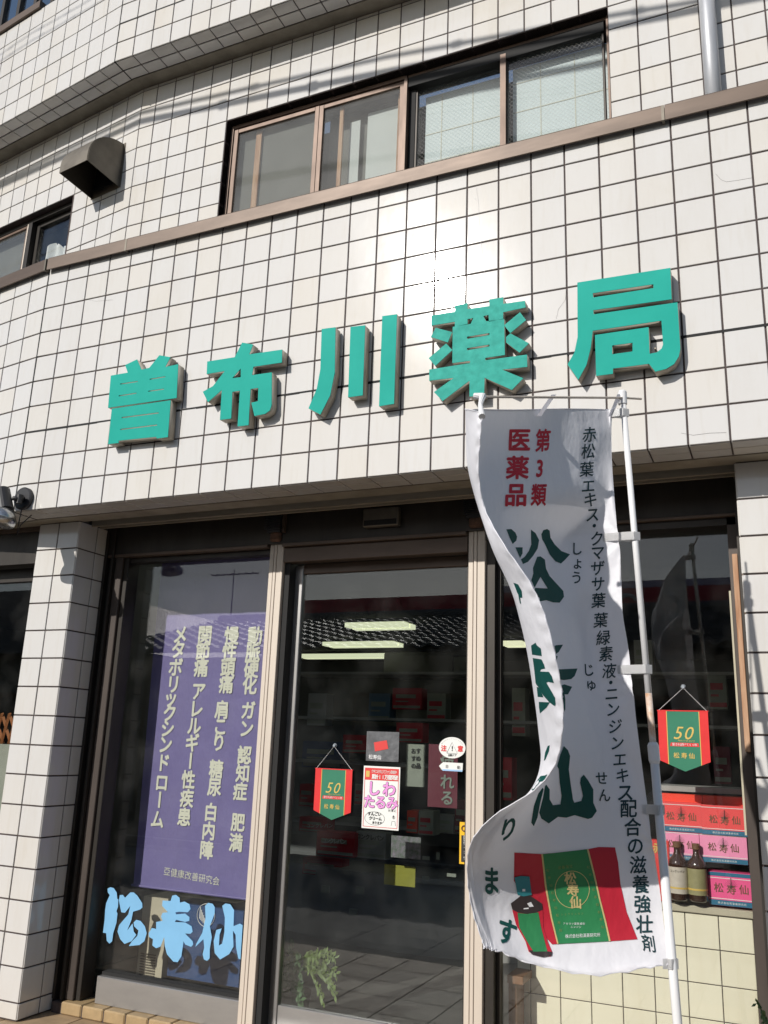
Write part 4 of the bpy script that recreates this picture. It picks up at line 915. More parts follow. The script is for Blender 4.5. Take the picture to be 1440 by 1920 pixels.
bottle(1274, 1578, 1687, YD - .01 + .06 - .07, M['label1'], 'brown medicine bottle with pale label, left of the pair', 'コンクレパン')
bottle(1310, 1582, 1690, YD - .01 + .06 - .07, M['label2'], 'brown medicine bottle with olive label, right of the pair', '')
c = carton(1224, 1576, 1259, 1690, YD, M['red'], 'tall red box with gold character behind the pole', 'tall_box', .05, 'medicine boxes in the right window')
mesh('lettering', px_chars([('赤', 1234, 1590)], 22, YD - .002, .03), M['gold'], c)

# ---- things stuck on the glass
def pennant(corners, cup, y, label, k0):
    """corners: top-left, top-right px; cup px; a 50th-anniversary pennant"""
    (u0, v0), (u1, v1), (ub, vb) = corners; a, b_, tp = at(u0, v0, y), at(u1, v1, y), at(ub, vb, y); W_ = b_.x - a.x; zt = (a.z + b_.z) / 2; zb_ = tp.z; x0 = a.x; zs = zb_ + (zt - zb_) * .17
    t = thing('hanging_pennant', (x0 + W_ / 2, y, zb_), label, 'pennant', 'green and red anniversary pennants')
    def P(f, L_): 
        bm = bmesh.new(); prism(bm, [(x0 + W_ * p_, z_ - Z0) for p_, z_ in L_], y + f, y + f + .0012); return bm
    mesh('cloth', P(0, [(0, zt), (1, zt), (1, zs), (.5, zb_), (0, zs)]), M['green'], t)
    sl = (zs - zb_) / .5
    for s in (0, 1):
        g = lambda x: x if not s else 1 - x
        mesh('side_stripe', P(-.0008, [(g(0), zt + .001), (g(.17), zt + .001), (g(.17), zs - sl * .17), (g(0), zs)]), M['pred'], t)
        mesh('gold_line', P(-.0012, [(g(.17), zt), (g(.185), zt), (g(.185), zs - sl * .185), (g(.17), zs - sl * .17)]), M['gold'], t)
    mesh('top_rod', T([(x0 - .002, y + .001, zt), (x0 + W_ + .002, y + .001, zt)], .0028, 8), M['pred'], t)
    c_ = at(*cup, y)
    mesh('cord', T([(x0 + .003, y, zt), (c_.x, y - .002, c_.z - .004), (x0 + W_ - .003, y, zt)], .0009, 5), M['string'], t)
    mesh('suction_cup', T([(c_.x, y - .006, c_.z), (c_.x, y + .006, c_.z)], [.006, .011], 14), M['suction'], t)
    hh = zt - zb_; bm = bmesh.new(); s = hh * .30; sk = .32
    put_glyphs(bm, [(c2, x0 + W_ * (.41 + .21 * i), zt - hh * .36, (s, 0), (s * sk, s)) for i, c2 in enumerate('50')], lambda p_, q_: Vector((p_, y - .0012, q_)), -.008, 3); mesh('lettering', bm, M['gold'], t)
    mesh('red_ribbon', P(-.0006, [(.24, zt - hh * .53), (.78, zt - hh * .53), (.80, zt - hh * .59), (.22, zt - hh * .59)]), M['pred'], t)
    bm = bmesh.new(); s = hh * .05; put_glyphs(bm, [(c2, x0 + W_ * (.29 + .055 * i), zt - hh * .56, (s, 0), (0, s)) for i, c2 in enumerate('愛され続けて50年')], lambda p_, q_: Vector((p_, y - .0014, q_)), .01, 1); mesh('lettering', bm, M['string'], t)
    bm = bmesh.new(); s = hh * .10; put_glyphs(bm, [(c2, x0 + W_ * (.34 + .15 * i), zt - hh * .74, (s, 0), (0, s)) for i, c2 in enumerate('松寿仙')], lambda p_, q_: Vector((p_, y - .0012, q_)), .02, 2); mesh('lettering', bm, M['gold'], t)
    bm = bmesh.new(); s = hh * .045; put_glyphs(bm, [(c2, x0 + W_ * (.40 + .03 * i), zt - hh * .49, (s, 0), (0, s)) for i, c2 in enumerate('Anniversary')], lambda p_, q_: Vector((p_, y - .0012, q_)), .0, 1); mesh('lettering', bm, M['gold'], t)
pennant([(592, 1441), (661, 1444), (628, 1538)], (627, 1398), .590, 'green and red pennant hanging on the door glass', 0)
pennant([(1233, 1333), (1327, 1333), (1291, 1447)], (1281, 1288), .574, 'green and red pennant hanging right of the white pole', 1)

YG = .600
po = thing('glass_poster', at(714, 1500, YG), 'white poster with big pink kana on the door glass', 'poster')
a, b_ = at(680, 1437, YG), at(751, 1558, YG); X0, X1, Zt, Zb = a.x, at(749, 1500, YG).x, at(714, 1437, YG).z, at(714, 1555, YG).z; X0 = at(680, 1500, YG).x
def rel(x, z): return X0 + (X1 - X0) * x, Zb + (Zt - Zb) * (1 - z)
def rbox(x0, z0, x1, z1, off, d=.0006):
    (p0, q0), (p1, q1) = rel(x0, z0), rel(x1, z1); return B((p0, YG - off, q1 - Z0), (p1, YG - off + d, q0 - Z0))
def rtext(s, x0, z, x1, size, off=.003, bold=.02, sq=1.0):
    bm = bmesh.new(); n = max(len(s) - 1, 1); sz = (Zt - Zb) * size
    put_glyphs(bm, [(c2, *rel(x0 + (x1 - x0) * i / n, z), (sz * sq, 0), (0, sz)) for i, c2 in enumerate(s)], lambda p_, q_: Vector((p_, YG - off, q_)), bold, 2); return bm
mesh('paper', rbox(0, 0, 1, 1, .001), M['sticker_white'], po)
mesh('border_line', boxes([((rel(.035, .03)[0], YG - .002, rel(0, .972)[1] - Z0), (rel(.047, 0)[0], YG - .0015, rel(0, .03)[1] - Z0)), ((rel(.953, .03)[0], YG - .002, rel(0, .972)[1] - Z0), (rel(.965, 0)[0], YG - .0015, rel(0, .03)[1] - Z0)), ((rel(.047, .03)[0], YG - .002, rel(0, .972)[1] - Z0), (rel(.953, 0)[0], YG - .0015, rel(0, .965)[1] - Z0))]), M['red'], po)
mesh('red_header', rbox(.04, .03, .96, .225, .0022), M['red'], po)
mesh('crown_mark', rbox(.07, .08, .17, .18, .003), M['gold'], po)
mesh('lettering', rtext('クチコミ中心でファン急増中', .25, .085, .88, .062, .0032, .01, .8), M['sticker_white'], po)
mesh('lettering', rtext('累計11万個突破', .28, .17, .90, .085, .0032, .04, .8), M['sticker_white'], po)
mesh('lettering', rtext('しわ', .30, .36, .72, .25, .0026, .075), M['black'], po); mesh('lettering', rtext('しわ', .30, .36, .72, .25, .0034, .045), M['pink'], po)
mesh('lettering', rtext('たるみ', .19, .575, .81, .22, .0026, .075), M['black'], po); mesh('lettering', rtext('たるみ', .19, .575, .81, .22, .0034, .045), M['pink'], po)
mesh('lettering', rtext('対策に', .74, .695, .90, .045, .003, .0), M['black'], po)
mesh('lettering', rtext('すんごい', .20, .765, .48, .065, .003, .03), M['black'], po); mesh('lettering', rtext('クリーム', .24, .835, .50, .065, .003, .03), M['black'], po); mesh('lettering', rtext('あります', .32, .90, .52, .045, .003, .03), M['black'], po)
bm = bmesh.new(); e = [Vector((*(rel(.35 + .27 * math.cos(k * PI / 16), .835 + .105 * math.sin(k * PI / 16))), 0)) for k in range(33)]
tube(bm, [(v.x, YG - .0022, v.y) for v in e], .0006, 4, False)
tube(bm, [(*[rel(.86, .79)[0]], YG - .0022, rel(.86, .79)[1] - .006), (rel(.86, .79)[0], YG - .0022, rel(.86, .79)[1] + .006)], .0015, 6)
h_ = [Vector((*(rel(.86 + .035 * math.cos(k * PI / 8), .80 + .022 * math.sin(k * PI / 8))), 0)) for k in range(17)]; tube(bm, [(v.x, YG - .0022, v.y) for v in h_], .0006, 4, False)
h_ = [rel(*q_) for q_ in ((.80, .93), (.82, .86), (.90, .86), (.92, .93))]; tube(bm, [(v[0], YG - .0022, v[1]) for v in h_], .0006, 4, False)
mesh('speech_drawing', bm, M['black'], po)

pk = thing('sample_packet', at(717, 1400, YG), 'shiny clear sample packet taped above the white poster', 'packet')
mesh('film', px_rect(688, 1371, 747, 1429, YG - .002, .0015), M['foil'], pk)
mesh('red_carton_print', px_poly([[(701, 1392), (725, 1388), (728, 1404), (703, 1409)]], YG - .0035), M['red'], pk)
mesh('lettering', text_line('松寿仙', 695, 1419, 711, 1420, 9, YG - .004, .02), M['string'], pk)
cs = thing('caution_sticker', at(848, 1402, YG), 'oval caution sticker with red characters high on the door glass', 'sticker')
c0 = at(848, 1402, YG); rx = (at(873, 1402, YG).x - at(823, 1402, YG).x) / 2; rz_ = (at(848, 1382, YG).z - at(848, 1422, YG).z) / 2
bm = bmesh.new(); prism(bm, [(c0.x + rx * math.cos(2 * PI * k / 32), c0.z - Z0 + rz_ * math.sin(2 * PI * k / 32)) for k in range(32)], YG - .002, YG - .001); mesh('disc', bm, M['sticker_white'], cs)
mesh('lettering', text_line('注', 832, 1403, 832, 1403, 12, YG - .003, .05), M['red'], cs); mesh('lettering', text_line('意', 863, 1404, 863, 1404, 12, YG - .003, .05), M['red'], cs)
mesh('lettering', text_line('!', 848, 1403, 848, 1403, 13, YG - .003, .04), M['black'], cs)
mesh('lettering', text_line('自動ドア', 842, 1416, 854, 1416, 5, YG - .003, .02), M['black'], cs)
bm = bmesh.new()
for k, ch in enumerate('乗り込まないようにして下さい'):
    an = PI * (.86 - .72 * k / 13); s = .0052; put_glyphs(bm, [(ch, c0.x + rx * .84 * math.cos(an), c0.z + rz_ * .84 * math.sin(an), (s * math.sin(an), -s * math.cos(an)), (s * math.cos(an), s * math.sin(an)))], lambda p_, q_: Vector((p_, YG - .003, q_)), 0, 1)
mesh('lettering', bm, M['black'], cs)
bm = bmesh.new(); tr3 = [at(838, 1412, YG), at(848, 1392, YG), at(858, 1413, YG), at(838, 1412, YG)]; tube(bm, [(v.x, YG - .0028, v.z) for v in tr3], .0008, 4, False); mesh('warning_triangle', bm, M['black'], cs)
ar_ = thing('arrow_sticker', at(848, 1437, YG), 'small pale blue arrow sticker under the oval caution sticker', 'sticker')
mesh('paper', px_poly([[(823, 1436), (831, 1429), (868, 1431), (867, 1446), (829, 1444)]], YG - .002, .0008), M['sticker_white'], ar_)
mesh('blue_edge', px_poly([[(829, 1442), (867, 1444), (867, 1447), (830, 1445)]], YG - .003, .0005), M['bluefade'], ar_)
mesh('lettering', text_line('自動', 838, 1437, 860, 1439, 7, YG - .003, .0), M['black'], ar_)
ys = thing('security_sticker', at(870, 1580, YG), 'yellow and black vertical sticker at the right edge of the door', 'sticker')
mesh('paper', px_rect(862, 1541, 888, 1622, YG - .004, .0008), M['yellow'], ys)
mesh('black_panel', px_rect(865, 1566, 888, 1618, YG - .0055, .0008), M['black'], ys)
mesh('lettering', px_chars([(c2, 873, 1571 + 7.5 * i) for i, c2 in enumerate('防犯カメラ作')] , 9, YG - .007, .03), M['sticker_white'], ys)
bm = bmesh.new(); e0 = at(871, 1553, YG); tube(bm, [(e0.x + .011 * math.cos(k * PI / 8), YG - .006, e0.z + .011 * math.sin(k * PI / 8)) for k in range(17)], .003, 6, False); mesh('round_mark', bm, M['timber'], ys)

# ============================================================ floodlight at the left
flt = thing('floodlight', FL(-.11, 0, -1.44), 'black wall floodlight with silver bulb left above the tiled pillar', 'lamp')
cbase = at(47, 936, 0)
nout = Vector((0, -1, 0))
mesh('base_plate', T([cbase + nout * .001, cbase + nout * .018, cbase + nout * .024], [.062, .062, .054], 28), M['black_metal'], flt)
kn = cbase + nout * .02
p1_ = at(36, 936, -.06); p2_ = at(24, 934, -.09)
mesh('swivel_arm', T([kn, p1_, p2_], [.020, .014, .012], 12), M['black_metal'], flt, smooth=True)
mesh('swivel_nut', T([p1_ + Vector((0, 0, -.024)), p1_ + Vector((0, 0, .024))], .016, 12), M['black_metal'], flt)
hd = at(8, 938, -.11)
mesh('socket', T([at(4, 920, -.10), at(10, 958, -.115)], [.040, .043], 20), M['black_metal'], flt)
bp0 = at(10, 958, -.115)
ax_ = Vector((.02, -.25, -.95)).normalized()
mesh('bulb', T([bp0, bp0 + ax_ * .02, bp0 + ax_ * .05, bp0 + ax_ * .075, bp0 + ax_ * .085], [.045, .062, .074, .066, .03], 26), M['silver'], flt, smooth=True)
wp = cbase + nout * .012 + Vector((0, 0, -.05))
mesh('wire_loop', T([wp, wp + Vector((.002, -.01, -.10)), wp + Vector((.008, -.012, -.15)), wp + Vector((.018, -.01, -.10)), wp + Vector((.022, .05, -.03))], .0028, 6), M['rubber'], flt)

# ============================================================ tall white nobori banner on its pole
PT = at(1167, 742, -.574); PBm = at(1270, 1915, -.62)
dirp = (PBm - PT).normalized(); PG = PT + dirp * ((PT.z - 0.0) / -dirp.z)
pole = thing('banner_pole', PG, 'white telescopic banner pole with rust stains beside the banner', 'pole')
def onp(v): 
    lo, hi = 0.0, 1.2
    for _ in range(30):
        m_ = (lo + hi) / 2; P_ = PT.lerp(PG, m_) - CAMC; vv = 960 + FPX * P_.dot(AY) / P_.dot(AZ)
        if vv < v: lo = m_
        else: hi = m_
    return PT.lerp(PG, (lo + hi) / 2)
mid_, m2_ = onp(1405), onp(1812)
mesh('upper_tube', T([PT, onp(1300)], .0098, 16), M['white_plastic'], pole, smooth=True)
mesh('stained_tube', T([onp(1300), mid_], [.0098, .0096], 16), M['polerust'], pole, smooth=True)
mesh('lower_tube', T([mid_, PG], .0125, 16), M['white_plastic'], pole, smooth=True)
mesh('coupling', T([onp(1392), onp(1398), onp(1425), onp(1432)], [.012, .0165, .0165, .013], 16), M['white_plastic'], pole)
mesh('top_cap', T([PT + Vector((0, 0, -.03)), PT + Vector((0, 0, .012)), PT + Vector((0, 0, .017))], [.0145, .0145, .011], 16), M['white_plastic'], pole)
RE = at(897, 744, -1.25); RX = PT + (PT - RE).normalized() * .125 + Vector((0, 0, -.012))
mesh('cross_rod', T([RE, PT + Vector((0, -.012, -.012)), RX], .0038, 8), M['post'], pole)
mesh('pole_base', boxes([((PG.x - .16, PG.y - .16, -3.993), (PG.x + .16, PG.y + .16, -3.93))], bev=.03), M['rubber'], pole)

nb = thing('nobori_banner', (-.6, -.8, .8), 'tall white advertising banner tied to a pole, its left side curled over', 'banner')
# rows: image v -> right edge, knee, mid, left fold, (inside curl), free edge : (u, v, depth)
ROWS = [
 [(1148, 770, -.585), (1128, 767, -.61), (1020, 768, -.80), (915, 768, -1.01), (880, 769, -1.06), (874, 768, -1.09), (880, 769, -1.115), (905, 773, -1.12)],
 [(1147, 815, -.585), (1128, 812, -.62), (1015, 812, -.80), (912, 812, -.99), (881, 812, -1.04), (873, 812, -1.07), (880, 812, -1.10), (901, 812, -1.115)],
 [(1147, 870, -.588), (1125, 868, -.62), (1015, 868, -.80), (910, 872, -.98), (884, 876, -1.03), (878, 876, -1.05), (883, 876, -1.075), (896, 874, -1.09)],
 [(1153, 940, -.59), (1122, 935, -.615), (1020, 938, -.79), (925, 944, -.96), (900, 950, -1.00), (896, 950, -1.02), (899, 950, -1.045), (908, 950, -1.055)],
 [(1160, 1010, -.59), (1075, 1008, -.60), (1030, 1012, -.70), (958, 1022, -.90), (928, 1028, -.99), (922, 1028, -1.015), (926, 1026, -1.05), (944, 1020, -1.085)],
 [(1165, 1085, -.59), (1108, 1085, -.60), (1045, 1090, -.70), (985, 1096, -.88), (962, 1100, -.96), (956, 1100, -.99), (962, 1098, -1.03), (992, 1090, -1.09)],
 [(1168, 1150, -.59), (1104, 1150, -.60), (1058, 1152, -.70), (1002, 1158, -.86), (980, 1160, -.94), (974, 1160, -.97), (982, 1158, -1.02), (1020, 1152, -1.09)],
 [(1178, 1220, -.59), (1108, 1218, -.60), (1070, 1220, -.70), (1020, 1226, -.84), (996, 1230, -.92), (990, 1230, -.95), (1000, 1228, -1.01), (1039, 1222, -1.08)],
 [(1186, 1290, -.595), (1125, 1288, -.605), (1085, 1290, -.70), (1032, 1296, -.82), (1006, 1300, -.90), (1001, 1300, -.93), (1012, 1297, -1.0), (1051, 1290, -1.07)],
 [(1194, 1360, -.60), (1150, 1360, -.61), (1100, 1360, -.70), (1040, 1364, -.82), (1015, 1368, -.89), (1010, 1368, -.92), (1020, 1366, -.98), (1055, 1362, -1.05)],
 [(1203, 1430, -.60), (1165, 1430, -.61), (1110, 1428, -.70), (1045, 1430, -.82), (1018, 1432, -.89), (1013, 1432, -.92), (1019, 1431, -.97), (1042, 1430, -1.02)],
 [(1211, 1495, -.605), (1180, 1493, -.615), (1110, 1488, -.70), (1030, 1488, -.83), (1000, 1487, -.92), (992, 1486, -.95), (992, 1485, -.975), (1000, 1482, -1.0)],
 [(1220, 1555, -.605), (1185, 1552, -.62), (1100, 1545, -.71), (1010, 1540, -.84), (960, 1536, -.95), (940, 1533, -.98), (932, 1531, -.99), (926, 1530, -.998)],
 [(1229, 1615, -.61), (1190, 1611, -.625), (1095, 1602, -.72), (990, 1592, -.84), (920, 1585, -.95), (898, 1582, -.975), (889, 1580, -.985), (884, 1580, -.99)],
 [(1238, 1680, -.61), (1195, 1676, -.63), (1090, 1665, -.70), (985, 1652, -.79), (912, 1642, -.875), (890, 1640, -.90), (883, 1639, -.915), (876, 1638, -.925)],
 [(1247, 1745, -.615), (1200, 1746, -.63), (1095, 1740, -.69), (990, 1722, -.76), (918, 1704, -.83), (900, 1700, -.86), (892, 1698, -.875), (884, 1697, -.885)],
 [(1256, 1795, -.62), (1205, 1802, -.65), (1105, 1815, -.72), (1000, 1795, -.77), (935, 1770, -.83), (918, 1762, -.85), (910, 1758, -.86), (902, 1755, -.87)],
 [(1258, 1808, -.62), (1208, 1815, -.67), (1110, 1828, -.75), (1002, 1808, -.79), (940, 1785, -.84), (922, 1780, -.86), (914, 1777, -.87), (906, 1776, -.88)]]
def kd(v):
    K = [(700, 1.36), (1220, 1.34), (1360, 1.30), (1495, 1.16), (1555, 1.07), (1615, 1.02), (1680, 1.0), (1900, 1.0)]
    for (a, x), (b, y) in zip(K, K[1:]):
        if v <= b: return x + (y - x) * (v - a) / (b - a)
CP = [[at(u, v, -.6 + (y + .6) * kd(v)) for u, v, y in r_] for r_ in ROWS]
def cr(p0, p1, p2, p3, t):
    return 0.5 * ((2 * p1) + (p2 - p0) * t + (2 * p0 - 5 * p1 + 4 * p2 - p3) * t * t + (3 * p1 - p0 - 3 * p2 + p3) * t ** 3)
def crs(L_, s):
    n_ = len(L_) - 1; i = min(int(s), n_ - 1); t = s - i
    return cr(L_[max(i - 1, 0)], L_[i], L_[i + 1], L_[min(i + 2, n_)], t)
NU, NV = 84, 170
GR = []
for j in range(NV + 1):
    s = j / NV * (len(CP) - 1); row = [crs([CP[a][b] for a in range(len(CP))], s) for b in range(8)]
    GR.append([crs(row, i / NU * 7) for i in range(NU + 1)])
# small wrinkles: radiating from the ties, puckered hems
for j in range(NV + 1):
    for i in range(NU + 1):
        u_, v_ = i / NU, j / NV
        d_ = .0024 * math.sin(v_ * 41 + u_ * 9 + 2 * math.sin(u_ * 5)) * math.sin(u_ * 14 + v_ * 6) + .0014 * math.sin(u_ * 31 + v_ * 23 + 3 * math.sin(v_ * 7))
        for tv in (0.0, .235, .47, .735, 1.0):
            dv = v_ - tv; rr0 = math.hypot(dv * 3.2, u_ * 1.0)
            if rr0 < .5: d_ += .0045 * math.exp(-rr0 * 6) * math.sin(math.atan2(dv * 3.2, u_ + .02) * 9)
        if v_ < .12: d_ += .004 * (1 - v_ / .12) * math.sin(u_ * 30 + math.sin(u_ * 9))
        if v_ > .93: d_ += .005 * (v_ - .93) / .07 * math.sin(u_ * 75)
        if u_ > .95: d_ += .0022 * math.sin(v_ * 210)
        GR[j][i] = GR[j][i] + Vector((-.25, -.95, 0)) * d_ + (Vector((0, 0, .0025 * math.sin(u_ * 90))) if v_ > .985 else Vector())
bm = bmesh.new(); V_ = [[bm.verts.new(p) for p in r_] for r_ in GR]
for j in range(NV):
    for i in range(NU): bm.faces.new((V_[j][i], V_[j][i + 1], V_[j + 1][i + 1], V_[j + 1][i]))
bvh = BVHTree.FromBMesh(bm)
mesh('cloth', bm, M['banner'], nb, smooth=True)
bm = bmesh.new(); tube(bm, [GR[j][NU] for j in range(0, NV + 1, 2)], .0018, 5); tube(bm, [GR[NV][i] for i in range(0, NU + 1, 2)], .0022, 5); tube(bm, [GR[0][i] for i in range(0, NU + 1, 2)], .0016, 5); mesh('stitched_hem', bm, M['banner'], nb)
def onb(off):
    def f(u, v):
        r_ = ray(u, v).normalized(); h_ = bvh.ray_cast(CAMC, r_)
        return None if h_[0] is None else h_[0] - r_ * off
    return f
def bprint(name, polys, m, off=.0022, maxe=9):
    """flat print: outline in the picture, laid on the cloth surface"""
    bm = bmesh.new()
    for P in polys:
        fill(bm, [bm.verts.new((u, v, 0)) for u, v in P], P)
    for _ in range(6):
        E = [e for e in bm.edges if e.calc_length() > maxe]
        if not E: break
        bmesh.ops.subdivide_edges(bm, edges=E, cuts=1); bmesh.ops.triangulate(bm, faces=[f for f in bm.faces if len(f.verts) > 3])
    f = onb(off); dead = []
    for v in bm.verts:
        p = f(v.co.x, v.co.y)
        if p is None: dead.append(v)
        else: v.co = p
    bmesh.ops.delete(bm, geom=dead, context='VERTS')
    bmesh.ops.delete(bm, geom=[e for e in bm.edges if e.calc_length() > .06], context='EDGES')
    if len(bm.faces): mesh(name, bm, m, nb)
    else: bm.free()
def z8(P): return [(940 + x / 3.2, 980 + y / 3.2) for x, y in P]
def z3(P): return [(860 + x / 3.4286, 1430 + y / 3.4286) for x, y in P]
big = [[(30, 40), (60, 38), (85, 60), (95, 85), (90, 108), (68, 128), (50, 90)], [(85, 148), (128, 148), (127, 185), (112, 212)],
 [(178, 42), (205, 62), (227, 105), (218, 155), (190, 200), (160, 235), (130, 248), (118, 220), (140, 205), (165, 170), (180, 130), (178, 85)],
 [(240, 70), (252, 45), (275, 38), (290, 48), (295, 90), (320, 130), (360, 170), (412, 190), (380, 225), (358, 245), (325, 232), (290, 190), (265, 135), (245, 100)],
 [(190, 272), (192, 305), (180, 345), (200, 390), (235, 325), (235, 202), (215, 205)], [(235, 202), (262, 222), (268, 275), (290, 320), (340, 375), (278, 395), (235, 325)],
 [(278, 395), (340, 375), (372, 410), (376, 445), (350, 480), (310, 478), (270, 465), (228, 473), (200, 405), (203, 391)],
 [(320, 740), (330, 735), (370, 732), (345, 775), (328, 788)], [(328, 800), (338, 800), (333, 825)],
 [(345, 880), (457, 875), (440, 920), (420, 938), (375, 945), (378, 970), (425, 985), (400, 1030), (380, 1030), (384, 1060), (384, 1120), (378, 1135), (365, 1060), (352, 960)],
 [(72, 360), (100, 370), (122, 410), (125, 450), (112, 450), (95, 420)], [(100, 425), (112, 445), (118, 490), (110, 480)],
 [(178, 738), (205, 720), (212, 735), (236, 755), (242, 800), (184, 792)], [(188, 812), (240, 820), (255, 850), (262, 875), (238, 880), (232, 893), (198, 890)],
 [(198, 890), (232, 893), (285, 895), (302, 920), (315, 962), (280, 955), (270, 960), (205, 960)], [(205, 960), (270, 960), (322, 1050), (325, 1090), (318, 1100), (285, 1075), (250, 1035), (232, 1000), (210, 972)],
 [(212, 985), (232, 992), (252, 1048), (218, 1045)], [(225, 1075), (290, 1078), (270, 1110), (232, 1145), (226, 1110)],
 [(278, 1340), (290, 1335), (285, 1370), (265, 1420), (255, 1430), (262, 1380)], [(275, 1510), (262, 1516), (235, 1520), (205, 1560), (180, 1600), (187, 1612), (215, 1600), (240, 1580), (255, 1550)],
 [(375, 1340), (400, 1365), (413, 1400), (405, 1480), (415, 1560), (430, 1660), (390, 1770), (340, 1765), (355, 1690), (362, 1640), (350, 1560), (345, 1480), (335, 1460), (355, 1390)],
 [(430, 1660), (438, 1680), (480, 1670), (490, 1640), (473, 1560), (478, 1530), (495, 1512), (520, 1545), (552, 1600), (552, 1680), (573, 1730), (545, 1770), (520, 1778), (440, 1755), (390, 1770)],
 [(262, 1580), (270, 1572), (290, 1600), (290, 1660), (310, 1695), (355, 1690), (340, 1765), (285, 1805), (240, 1775), (227, 1740), (250, 1650)],
 [(248, 1590), (254, 1600), (234, 1680), (217, 1770), (195, 1822), (180, 1800), (195, 1700), (222, 1625)]]
for P in big: bprint('brush_stroke', [z8(P)], M['green_ink'])
bprint('printed_box', [z3([(358, 578), (530, 588), (600, 582), (835, 555), (900, 542), (1005, 545), (1025, 640), (1040, 780), (1080, 960), (1150, 1135), (970, 1148), (780, 1158), (600, 1168), (540, 1100), (480, 960), (355, 760)])], M['carton_red'], .0020)
bprint('printed_box', [z3([(542, 588), (600, 582), (828, 556), (870, 720), (905, 880), (940, 1020), (970, 1148), (780, 1158), (640, 1165), (600, 1000), (565, 800)])], M['print_green'], .0028)
bprint('gold_edge', [z3([(532, 588), (541, 587), (566, 800), (602, 1000), (642, 1164), (633, 1165), (592, 1000), (555, 800)]), z3([(824, 557), (835, 555), (876, 718), (912, 880), (948, 1020), (977, 1148), (966, 1149), (938, 1020), (902, 880), (866, 720)])], M['gold_ink'], .0036)
bprint('printed_bottle', [z3([(345, 948), (540, 945), (545, 1060), (572, 1150), (602, 1220), (590, 1245), (500, 1240), (450, 1215), (430, 1150), (368, 1040)])], M['carton_red'], .0036)
bprint('printed_bottle', [z3([(335, 905), (400, 855), (460, 855), (535, 905), (540, 945), (500, 962), (440, 972), (380, 962), (345, 945)])], M['printbrown'], .0044)
bprint('printed_bottle', [z3([(450, 1205), (600, 1215), (597, 1240), (540, 1250), (470, 1232)])], M['printbrown'], .0044)
bprint('printed_bottle', [z3([(378, 965), (440, 973), (512, 962), (530, 1060), (570, 1213), (480, 1215), (440, 1150), (390, 1060)])], M['print_green'], .0046)
bprint('printed_bottle', [z3([(358, 738), (400, 728), (455, 732), (470, 850), (420, 860), (380, 852)])], M['capteal'], .0046)
bprint('printed_bottle', [z3([(440, 905), (465, 895), (482, 925), (455, 928)]), z3([(410, 812), (428, 812), (428, 828), (410, 828)]), z3([(418, 935), (450, 932), (450, 940), (418, 943)])], M['white_ink'], .0052)
ringp = [(730 + 112 * math.cos(k * PI / 20), 815 + 120 * math.sin(k * PI / 20)) for k in range(41)]
rin = [(730 + 108.5 * math.cos(k * PI / 20), 815 + 116.5 * math.sin(k * PI / 20)) for k in range(41)]
bprint('gold_ring', [z3([ringp[k], ringp[k + 1], rin[k + 1], rin[k]]) for k in range(40)], M['gold_ink'], .0038)
def btext(L_, ex, ey, m, bold=.02, off=.0022, res=3, name='lettering'):
    bm = bmesh.new(); put_glyphs(bm, [(c2, u, v, ex if not (c2 == 'ー') else (0, abs(ey[1])), (-ey[0], -ey[1])) for c2, u, v in L_], lambda a_, b_: Vector((a_ / 400, b_ / 400, 0)), bold, res)
    for k_, v in enumerate(bm.verts): v.co.z = 0.0
    bmesh.ops.remove_doubles(bm, verts=bm.verts, dist=1e-6)
    for _ in range(4):
        E = [e for e in bm.edges if e.calc_length() > 6 / 400]
        if not E: break
        bmesh.ops.subdivide_edges(bm, edges=E, cuts=1); bmesh.ops.triangulate(bm, faces=[f for f in bm.faces if len(f.verts) > 3])
    f = onb(off); dead = []
    for v in bm.verts:
        p = f(v.co.x * 400, v.co.y * 400)
        if p is None: dead.append(v)
        else: v.co = p + (CAMC - p).normalized() * v.co.z
    bmesh.ops.delete(bm, geom=dead, context='VERTS')
    bmesh.ops.delete(bm, geom=[e for e in bm.edges if e.calc_length() > .06], context='EDGES'); mesh(name, bm, m, nb)
col = [('赤', 1105, 815), ('松', 1103, 846), ('葉', 1100, 880), ('エ', 1103, 911), ('キ', 1107, 937), ('ス', 1111, 965), ('・', 1114, 986), ('ク', 1119, 1010), ('マ', 1120, 1036), ('ザ', 1120, 1065), ('サ', 1121, 1095), ('葉', 1122, 1126), ('葉', 1126, 1163), ('緑', 1131, 1196), ('素', 1136, 1226), ('液', 1142, 1258), ('・', 1145, 1280), ('ニ', 1147, 1301), ('ン', 1149, 1330), ('ジ', 1153, 1362), ('ン', 1157, 1393), ('エ', 1162, 1424), ('キ', 1167, 1454)]
btext(col, (27, -2), (-2, 30), M['navy_ink'], .016)
btext([('ス', 1172, 1486), ('配', 1178, 1516), ('合', 1186, 1551), ('の', 1191, 1586), ('滋', 1196, 1622), ('養', 1201, 1658), ('強', 1204, 1695), ('壮', 1208, 1733)], (33, -1), (0, 36), M['navy_ink'], .022)
btext([('剤', 1216, 1769)], (27, 4), (5, 34), M['navy_ink'], .016)
btext([('し', 1081, 1029), ('ょ', 1083, 1055), ('う', 1081, 1083)], (23, 1), (0, 26), M['navy_ink'], .016)
btext([('じ', 1103, 1256), ('ゅ', 1108, 1283)], (23, 1), (2, 26), M['navy_ink'], .016)
btext([('せ', 1128, 1459), ('ん', 1133, 1491)], (24, 1), (2, 27), M['navy_ink'], .016)
btext([('医', 973, 825), ('薬', 970, 877), ('品', 967, 928)], (44, 0), (-2, 45), M['red_ink'], .04)
btext([('第', 1018, 826), ('3', 1012, 877), ('類', 1010, 928)], (29, -1), (-3, 44), M['red_ink'], .035)
btext([('り', 953, 1554)], (38, -16), (-8, 46), M['green_ink'], .04)
